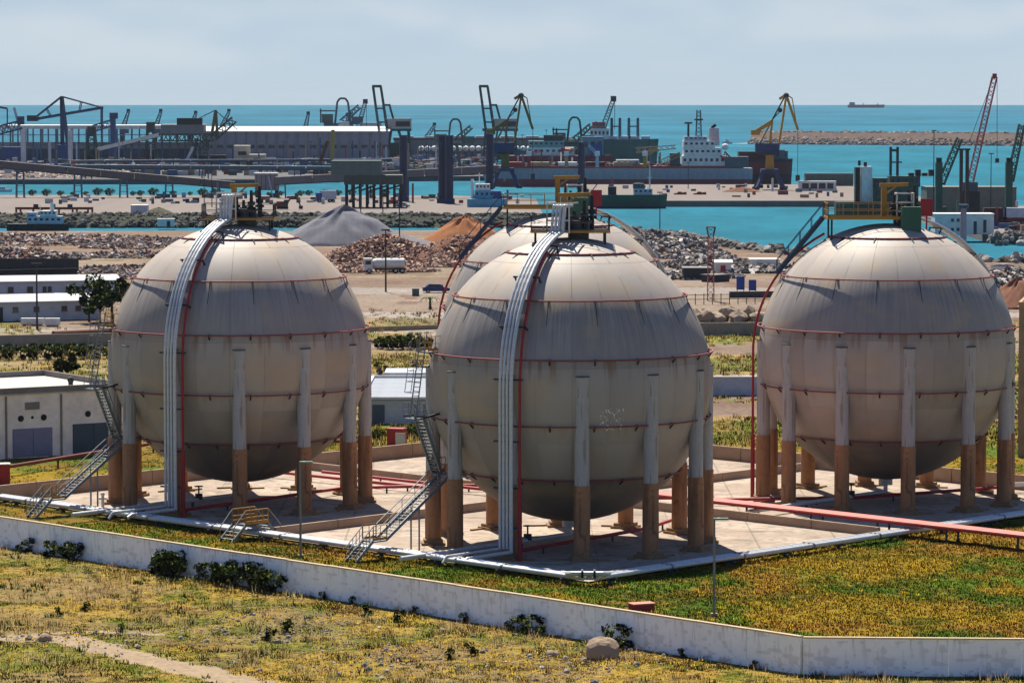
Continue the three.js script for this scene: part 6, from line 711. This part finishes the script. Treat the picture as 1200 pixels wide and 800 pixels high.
{ const g = thing('green_ship', 'dark green supply ship with white funnel behind the red-piped tank', 'ship', [110.54, SEA, -1052]), dk = -0.1; hull(g, 'hull', 96.06, 126.04, -1052, 10, dk, P.green, 1); deckhouse(g, 113.84, dk, -1052, 13, 4.4, 8, P.green, 6); deckhouse(g, 116.39, dk + 4.4, -1052, 9, 3.2, 7, P.green, 5); deckhouse(g, 109.27, dk + 4.4, -1052, 4, 2.6, 6, P.craneGreen, 2); B().box(105.2, dk, -1052, 3.2, 10.39, 4).build('funnel', P.white, g); B().box(102.54, dk - 2, -1052, 1.4, 12.17, 4.2).build('exhaust_casing', P.darker, g); B().rod([103.17, dk + 10.65, -1052], [103.17, dk + 12.17, -1052], 0.4).rod([104.95, dk + 10.39, -1052], [104.95, dk + 11.66, -1052], 0.5).build('exhaust', P.black, g); for (const x of [112.45, 114.48]) B().bar([x, dk + 7, -1052], [x, 16.09, -1052], 0.75).build('mast_leg', P.dark, g); B().bar([112.07, 15.08, -1052], [114.86, 15.08, -1052], 0.7).bar([112.07, 11.54, -1052], [115.88, 11.54, -1052], 0.4).build('mast_beam', P.dark, g); for (let i = 0; i < 4; i++) B().box(118.42 + i * 2, dk + 7.6, -1051, 1.5, 0.9 + (i % 2), 3).build('deck_gear', P.darker, g); }
{ const g = thing('far_ship', 'tiny dark freighter on the horizon', 'ship', [895.69, SEA, -9000]); const dk = 2.64; hull(g, 'hull', 852.21, 943.52, -9000, 16, dk, paint('#3b5068'), 1); B().box(863.08, dk, -9000, 13, 6, 12).build('deckhouse', paint('#3b5068'), g); for (const x of [891.34, 928.3]) B().box(x, dk, -9000, 2, 4, 2).build('mast', paint('#3b5068'), g); }
{ const g = thing('speedboat', 'tiny white boat leaving a white wake off the breakwater end', 'boat', [158.27, SEA, -2600]); hull(g, 'hull', 154.5, 161.41, -2600, 3, SEA + 1.6, P.white, -1, SEA - 0.5); B().box(157.64, SEA + 1.5, -2600, 3, 1.8, 2).build('cabin', P.white, g); const w = B().prism([[162.04, -2599], [181, -2612], [179.62, -2630], [170.83, -2618], [162.04, -2603]], SEA - 0.1, SEA + 0.12).build('wake', P.white, g); }
{ const g = thing('launch', 'small white launch on the water by the first conveyor trestle', 'boat', [-190.83, SEA, -1330]); hull(g, 'hull', -194.05, -187.94, -1330, 2.4, SEA + 1.1, P.white, 1, SEA - 0.4); B().box(-191.48, SEA + 1, -1330, 2.4, 1, 1.8).build('cabin', P.bluish, g); }
// quay furniture
{ const g = thing('steel_gantry', 'long rusty brown steel frame standing on the sandy quay', 'steel frame', [-131.27, -3, -1018.27]); const d = 1015, y = -0.93; B().bar([-142.45, y, -1015], [-120.14, y, -1015], 0.9, 0.7).build('beam', P.rust, g); for (const x of [-142.2, -140.98, -137.3, -134.85, -129.94, -126.02, -124.8, -121.61, -120.38]) B().box(x, QUAY, -1015, 0.5, y - QUAY, 0.6).build('post', P.rust, g); for (const x of [-136.56, -131.66, -126.76]) B().box(x, y, -1015, 1.3, 1.2, 1.3).build('winch', P.dark, g); }
shed('quay_hut', 'small pale hut on the sandy quay by the dark mound', [-110.97, -1030], [-106.24, -1030], 5, 2.4, { y: QUAY, wall: P.bluish, roof: P.white });
heap('dark earth mound on the quay next to the pale hut', [-102, QUAY, -1020], 5.5, 4, 2.2, paint('#54503f', 1), 33, 1.3);
shed('creek_cabin', 'small white cabin with dark doorway at the creek edge', [-96.24, -960], [-91.83, -960], 3, 2, { y: SEA + 0.9, wall: P.white, roof: P.white, openings: [['door', 2.6, 3.5, 0, 1.5, P.dark]] });
{ const at = [-66.33, -3, -1062.98], g = thing('excavator', 'brown excavator with arched boom parked on the sandy quay', 'excavator', [0, 0, 0]); B().box(-2.6, 0.3, 0, 3.4, 0.8, 2.6).build('tracks', P.tyre, g); B().box(-2.8, 1.1, 0, 3.2, 1.5, 2.4).build('body', P.rust, g); B().box(-1.6, 1.2, 0.7, 1.2, 1.9, 1.1).build('cab', P.dark, g); B().bar([-1.4, 1.8, 0], [0.2, 4.1, 0], 0.5).bar([0.2, 4.1, 0], [1.6, 3.8, 0], 0.45).build('boom', P.rust, g); B().bar([1.6, 3.8, 0], [2.8, 1.2, 0], 0.4).build('stick', P.rust, g); B().box(2.9, 0.3, 0, 1.2, 1.0, 1.2).build('bucket', P.dark, g); g.position.set(...at); g.rotation.y = 0.1; }
{ const at = [-59.48, -3, -1137.89], g = thing('tipper_truck', 'blue and white truck standing on the sandy quay', 'truck', [0, 0, 0]); B().box(0.6, 1, 0, 4.6, 2.8, 2.4).build('body', P.bluish, g); const c = B().box(-2.7, 0.7, 0, 1.7, 2.4, 2.3).build('cab', P.blue, g); B().box(-3.57, 1.9, 0, 0.06, 0.9, 1.9).build('windscreen', P.glass, c); wheels(g, [[-2.6, 0.5, 1], [-2.6, 0.5, -1], [0.8, 0.5, 1], [0.8, 0.5, -1], [2, 0.5, 1], [2, 0.5, -1]], 0.5, 0.35); g.position.set(...at); g.rotation.y = 0.2; }
car('car', 'silver blue car parked under the navy steel leg on the quay', [-33.51, -3, -1086.83], 0.1, P.silver);
for (const [x, z, l] of [[-44.04, -1030, 'thin pale lamp mast on the quay in front of the trestle columns'], [-37.57, -1030, 'thin brown lamp mast near the end of the trestle columns'], [-95.66, -1100, 'dark lamp mast beside the sloping conveyor'], [-92.42, -1090, 'brown lamp mast beside the sloping conveyor']]) mast(l, [x, QUAY, z], 11.13);
mast('tall thin pylon mast on the sandy pier', [64.69, QUAY, -1300], 9.4); mast('white lamp mast at the shore behind the back corner tank', [37.19, SEA, -890], 12);
for (const [x, z, l] of [[58, -1225, 'dark bollard heap on the sandy pier'], [64.8, -1225, 'dark bollard heap on the sandy pier']]) { const g = thing('bollard_pile', l, 'bollard', [x, QUAY, z], 'bollards on the pier'); B().rod([x, QUAY, z], [x, QUAY + 1, z], 1, 0.7, 10).rod([x - 2, QUAY, z], [x + 2.4, QUAY + 0.5, z], 0.5).build('body', P.rust, g); }
heap('brown cargo heap on the sandy pier beside the portal crane', [81.57, QUAY, -1260], 7, 4, 1.8, brownChip, 41, 1.3);
shed('pier_office', 'white framed office with dark glazing on the pier beside the yellow crane', [103.08, -1270], [116.27, -1270], 6, 3.4, { y: QUAY, wall: P.white, roof: P.bluish, openings: [['window', 1, 3.4, 0.9, 2.8, P.glass], ['window', 4, 6.4, 0.9, 2.8, P.glass], ['window', 7, 9.4, 0.9, 2.8, P.glass], ['window', 10, 12.2, 0.9, 2.8, P.glass]] });
shed('pier_shed', 'low grey-green flat shed behind the pier office', [111.02, -1340], [129.15, -1340], 6, 4.6, { y: QUAY, wall: P.greyGreen, roof: P.slate });
// right-hand quay
{ const s = shed('quay_house', 'white two-storey quay house with small dark square windows', [105.22, -880], [119.89, -880], 8, 5, { y: QUAY, wall: P.white, roof: P.white, openings: [...[6.6, 8, 9.4].flatMap((t) => [['window', t - 2.6, t - 1.9, 3.2, 3.9, P.glass], ['window', t - 2.6, t - 1.9, 0.9, 1.6, P.glass]]), ['door', 9.6, 10.4, 0, 3.2, P.glass], ['door', 12, 12.8, 0.4, 3.6, P.glass]] }); }
shed('quay_warehouse', 'olive grey quay warehouse behind the white quay house', [118.33, -1010], [143.94, -1010], 14, 8.2, { y: QUAY, wall: paint('#6a6f66'), roof: paint('#5d615c') });
for (const [x, y, m, l] of [[112.77, 0, P.redHull, 'dark red shipping container under the green crane tower'], [115.47, 0, P.slate, 'slate blue shipping container beside the dark red one'], [126.23, 0, P.maroon, 'maroon shipping container, lower of the stack right of the quay house'], [126.23, 2.6, P.maroon, 'maroon shipping container, upper of the stack right of the quay house'], [131.12, 0, P.redHull, 'red-brown shipping container next to the maroon stack'], [131.12, 2.6, P.bluish, 'pale shipping container on top of the red-brown one']]) { const z = -925, g = thing('shipping_container', l, 'container', [x, QUAY + y, z], 'shipping containers on the quay'); B().box(x, QUAY + y, z, 6, 2.55, 2.4).build('box', m, g); for (let i = 0; i < 9; i++) B().box(x - 2.7 + i * 0.675, QUAY + y + 0.15, z + 1.22, 0.16, 2.25, 0.06).build('rib', m, g); }
{ const g = thing('crawler_crane', 'tall crane with slender red lattice boom on the right-hand quay', 'crane', [124.06, QUAY, -960]); B().lattice([124.14, 7.56, -960], [130.57, 36.37, -960], 1.6, 1.3, 26, 0.24).build('boom', paint('#a23a4a'), g); { const c = [130.57, 36.37, -960]; B().box(c[0], c[1] - 0.4, c[2], 1.1, 1.3, 0.9).build('boom_head', P.red, g); } B().rod([130.34, 36.37, -960], [123.58, 17.94, -960], 0.07).build('pendant', P.dark, g); B().rod([131.26, 36.37, -960], [131.47, 14.48, -960], 0.07).build('hoist_rope', P.dark, g); { const c = [131.48, 13.79, -960]; B().box(c[0], c[1] - 0.6, c[2], 1, 1.2, 0.8).build('hook_block', P.dark, g); } { const c = [124.14, 7.56, -960]; B().box(c[0], c[1] - 2, c[2], 4, 2.4, 3).build('cab', P.slate, g); B().box(c[0], QUAY, c[2], 5, c[1] - 2 - QUAY, 4).build('undercarriage', P.dark, g); } }
for (const [x, l] of [[121.11, 'brown steel column, one of the pair below the red boom'], [122.72, 'brown steel column, one of the pair below the red boom']]) { const g = thing('steel_column', l, 'column', [x, QUAY, -955], 'brown columns on the quay'); B().box(x, QUAY, -955, 0.9, 16.64 - QUAY, 0.9).build('shaft', paint('#4a3033'), g); B().box(x, 16.64, -955, 1.5, 0.5, 1.5).build('cap', P.dark, g); }
for (const [x, z, a, b, l] of [[113.3, -940, [113.86, 8.07, -940], [118.73, 20.04, -940], 'green mobile harbour crane with leaning lattice jib beside the quay warehouse'], [131.92, -940, [132.18, 8.74, -940], [135.2, 23.66, -940], 'green mobile harbour crane above the maroon container stack']]) { const g = thing('harbour_crane', l, 'crane', [x, QUAY, z], 'green mobile harbour cranes'); B().box(x, QUAY, z, 1.8, 13.72 - QUAY, 1.8).build('tower', P.green, g); B().lattice(a, b, 1.7, 1.4, 8, 0.4).build('jib', P.green, g); B().box(x, 13.72, z, 1.4, 1.2, 1.4).build('tower_head', P.darker, g); B().box(x + 0.6, QUAY + 3, z, 2.8, 2, 2.2).build('cab', P.green, g); B().rod(b, a, 0.06).build('luffing_rope', P.dark, g); B().box(x, QUAY, z, 5, 1.4, 4).build('chassis', P.darker, g); }
mast('tall thin pole with lamp head behind the green harbour crane', [119.09, QUAY, -1000], 24.34); mast('dark lamp pole between the red boom and the maroon containers', [125.8, QUAY, -930], 19.05);
{ const a = [90.45, 0, -648.75], g = thing('marker_post', 'thick pale pink marker post standing in the water strip', 'post', [a[0], SEA, a[2] - 60]); B().rod([a[0], SEA - 1, a[2] - 60], [a[0], 9, a[2] - 60], 0.75, 0.6, 12).build('shaft', paint('#b99aa2'), g); B().rod([a[0], 9, a[2] - 60], [a[0], 9.8, a[2] - 60], 1.1, 1.1, 12).build('head', P.slate, g); }
{ const a = [86.75, 0, -624.3], g = thing('round_tank', 'low round white tank at the shore below the marker post', 'tank', a); B().rod(a, [a[0], 1.6, a[2]], 2.3, 2.3, 24).build('shell', P.white, g); B().rod([a[0], 1.6, a[2]], [a[0], 1.9, a[2]], 2.35, 0.5, 24).build('roof', P.bluish, g); }
for (let i = 0; i < 26; i++) { const c = bushKinds[1].clone(), x = mix(-165, -45, i / 25) + (hash2(i, 8) - 0.5) * 4; c.name = numbered('quay_bush'); c.position.set(x, QUAY, -1212 + (hash2(i, 2) - 0.5) * 10); c.scale.setScalar(1 + 1.2 * hash2(i, 7)); scene.add(c); tag(c, 'dark bush on the quay edge under the sloping conveyor', 'bush', 'bushes on the quay edge'); }

// clutter of the working quays
{ const rnd = randomizer(555), crate = B().box(0, 0, 0, 1, 1, 1).done(), mat = new THREE.MeshStandardMaterial({ roughness: 0.8 }), cols = [[0.03, 0.06, 0.14], [0.05, 0.1, 0.22], [0.2, 0.05, 0.05], [0.4, 0.4, 0.42], [0.5, 0.5, 0.5], [0.06, 0.08, 0.08], [0.05, 0.11, 0.1], [0.25, 0.2, 0.14], [0.02, 0.025, 0.03], [0.12, 0.14, 0.18]];
  const strew = (name, label, n, x0, x1, z0, z1, y, k) => scatter(name, crate, mat, n, () => { const c = cols[Math.floor(rnd() * cols.length)], tall = rnd() < 0.08; return { x: mix(x0, x1, rnd()), y, z: mix(z0, z1, rnd()), ry: (rnd() - 0.5) * 0.6, s: tall ? [0.6, k * (3 + 4 * rnd()), 0.6] : [k * (0.8 + 3.5 * rnd() * rnd()), k * (0.5 + 1.3 * rnd()), k * (0.8 + 1.5 * rnd())], c }; }, label, 'dock goods');
  strew('wharf_goods', 'crates, machines and posts crowding the far wharf', 900, -360, -12, -1770, -1500, QUAY, 1.9);
  strew('berth_goods', 'crates and posts along the berth beside the white tanks', 260, -75, -10, -1890, -1520, QUAY, 1.9);
  strew('deck_goods', 'small deck cargo and fittings on the long bulk carrier', 150, 0, 68.07, -1414, -1403, 3.24, 0.9);
  strew('right_quay_goods', 'crates and machines crowding the quay around the green cranes', 220, 119, 180, -1000, -890, QUAY, 1.1);
  strew('pier_goods', 'crates and fittings strewn on the sandy pier', 60, 34, 120, -1345, -1180, QUAY, 0.9);
  strew('west_quay_goods', 'scattered goods and machines at the water side of the sandy quay', 120, -150, 4, -1200, -1120, QUAY, 1.0); }

// more masts, booms and mooring gear between the berths
for (const [x, z, h, l] of [[-168.12, -1740, 17, 'white lamp mast right of the pale inclined conveyor'], [-191.24, -1740, 15, 'white lamp mast left of the pale inclined conveyor'], [-103.19, -1600, 14, 'lamp mast before the middle of the long warehouse'], [-90.82, -1600, 14, 'lamp mast before the end of the long warehouse'], [-41.06, -1700, 16, 'lamp mast left of the grey-green unloader'], [-22.59, -1700, 18, 'lamp mast right of the grey-green unloader'], [4.64, -1600, 17, 'lamp mast between the double-jib crane and the teal ship'], [15.65, -1620, 19, 'lamp mast behind the teal ship'], [34.78, -1600, 18, 'lamp mast behind the navy leg and the cargo ship'], [55.65, -1440, 17, 'signal mast behind the long bulk carrier']]) mast(l, [x, QUAY - 1, z], h);
for (const [a, b, m, l] of [[[21.54, 2.79, -1398], [25.57, 10.86, -1398], P.tan, 'short tan deck crane on the bulk carrier near the navy leg'], [[33.65, 2.79, -1398], [30.27, 11.53, -1398], P.bluish, 'pale deck crane on the bulk carrier before the cargo ship'], [[52.5, 2.79, -1398], [57.86, 10.19, -1398], P.yellow, 'yellow deck crane on the bulk carrier before its superstructure'], [[6.73, 2.79, -1398], [11.44, 9.51, -1398], P.red, 'red deck crane on the bulk carrier near its bow']]) { const g = thing('deck_crane', l, 'crane', a, 'deck cranes on the bulk carrier'); B().rod(a, [a[0], a[1] + 4.5, a[2]], 0.8, 0.6, 10).build('pedestal', m, g); B().box(a[0], a[1] + 4.5, a[2], 2, 1.8, 1.8).build('cab', P.white, g); B().lattice([a[0], a[1] + 5, a[2]], b, 1.1, 0.8, 7, 0.22).build('jib', m, g); B().rod(b, [b[0], b[1] - 4, b[2]], 0.07).build('hoist_rope', P.dark, g); }

scene.fog = new THREE.FogExp2(new THREE.Color().setRGB(0.62, 0.74, 0.9), 0.00002);
scene.traverse((o) => { if (o.isMesh) { o.castShadow = true; o.receiveShadow = true; } });
renderer.render(scene, camera);
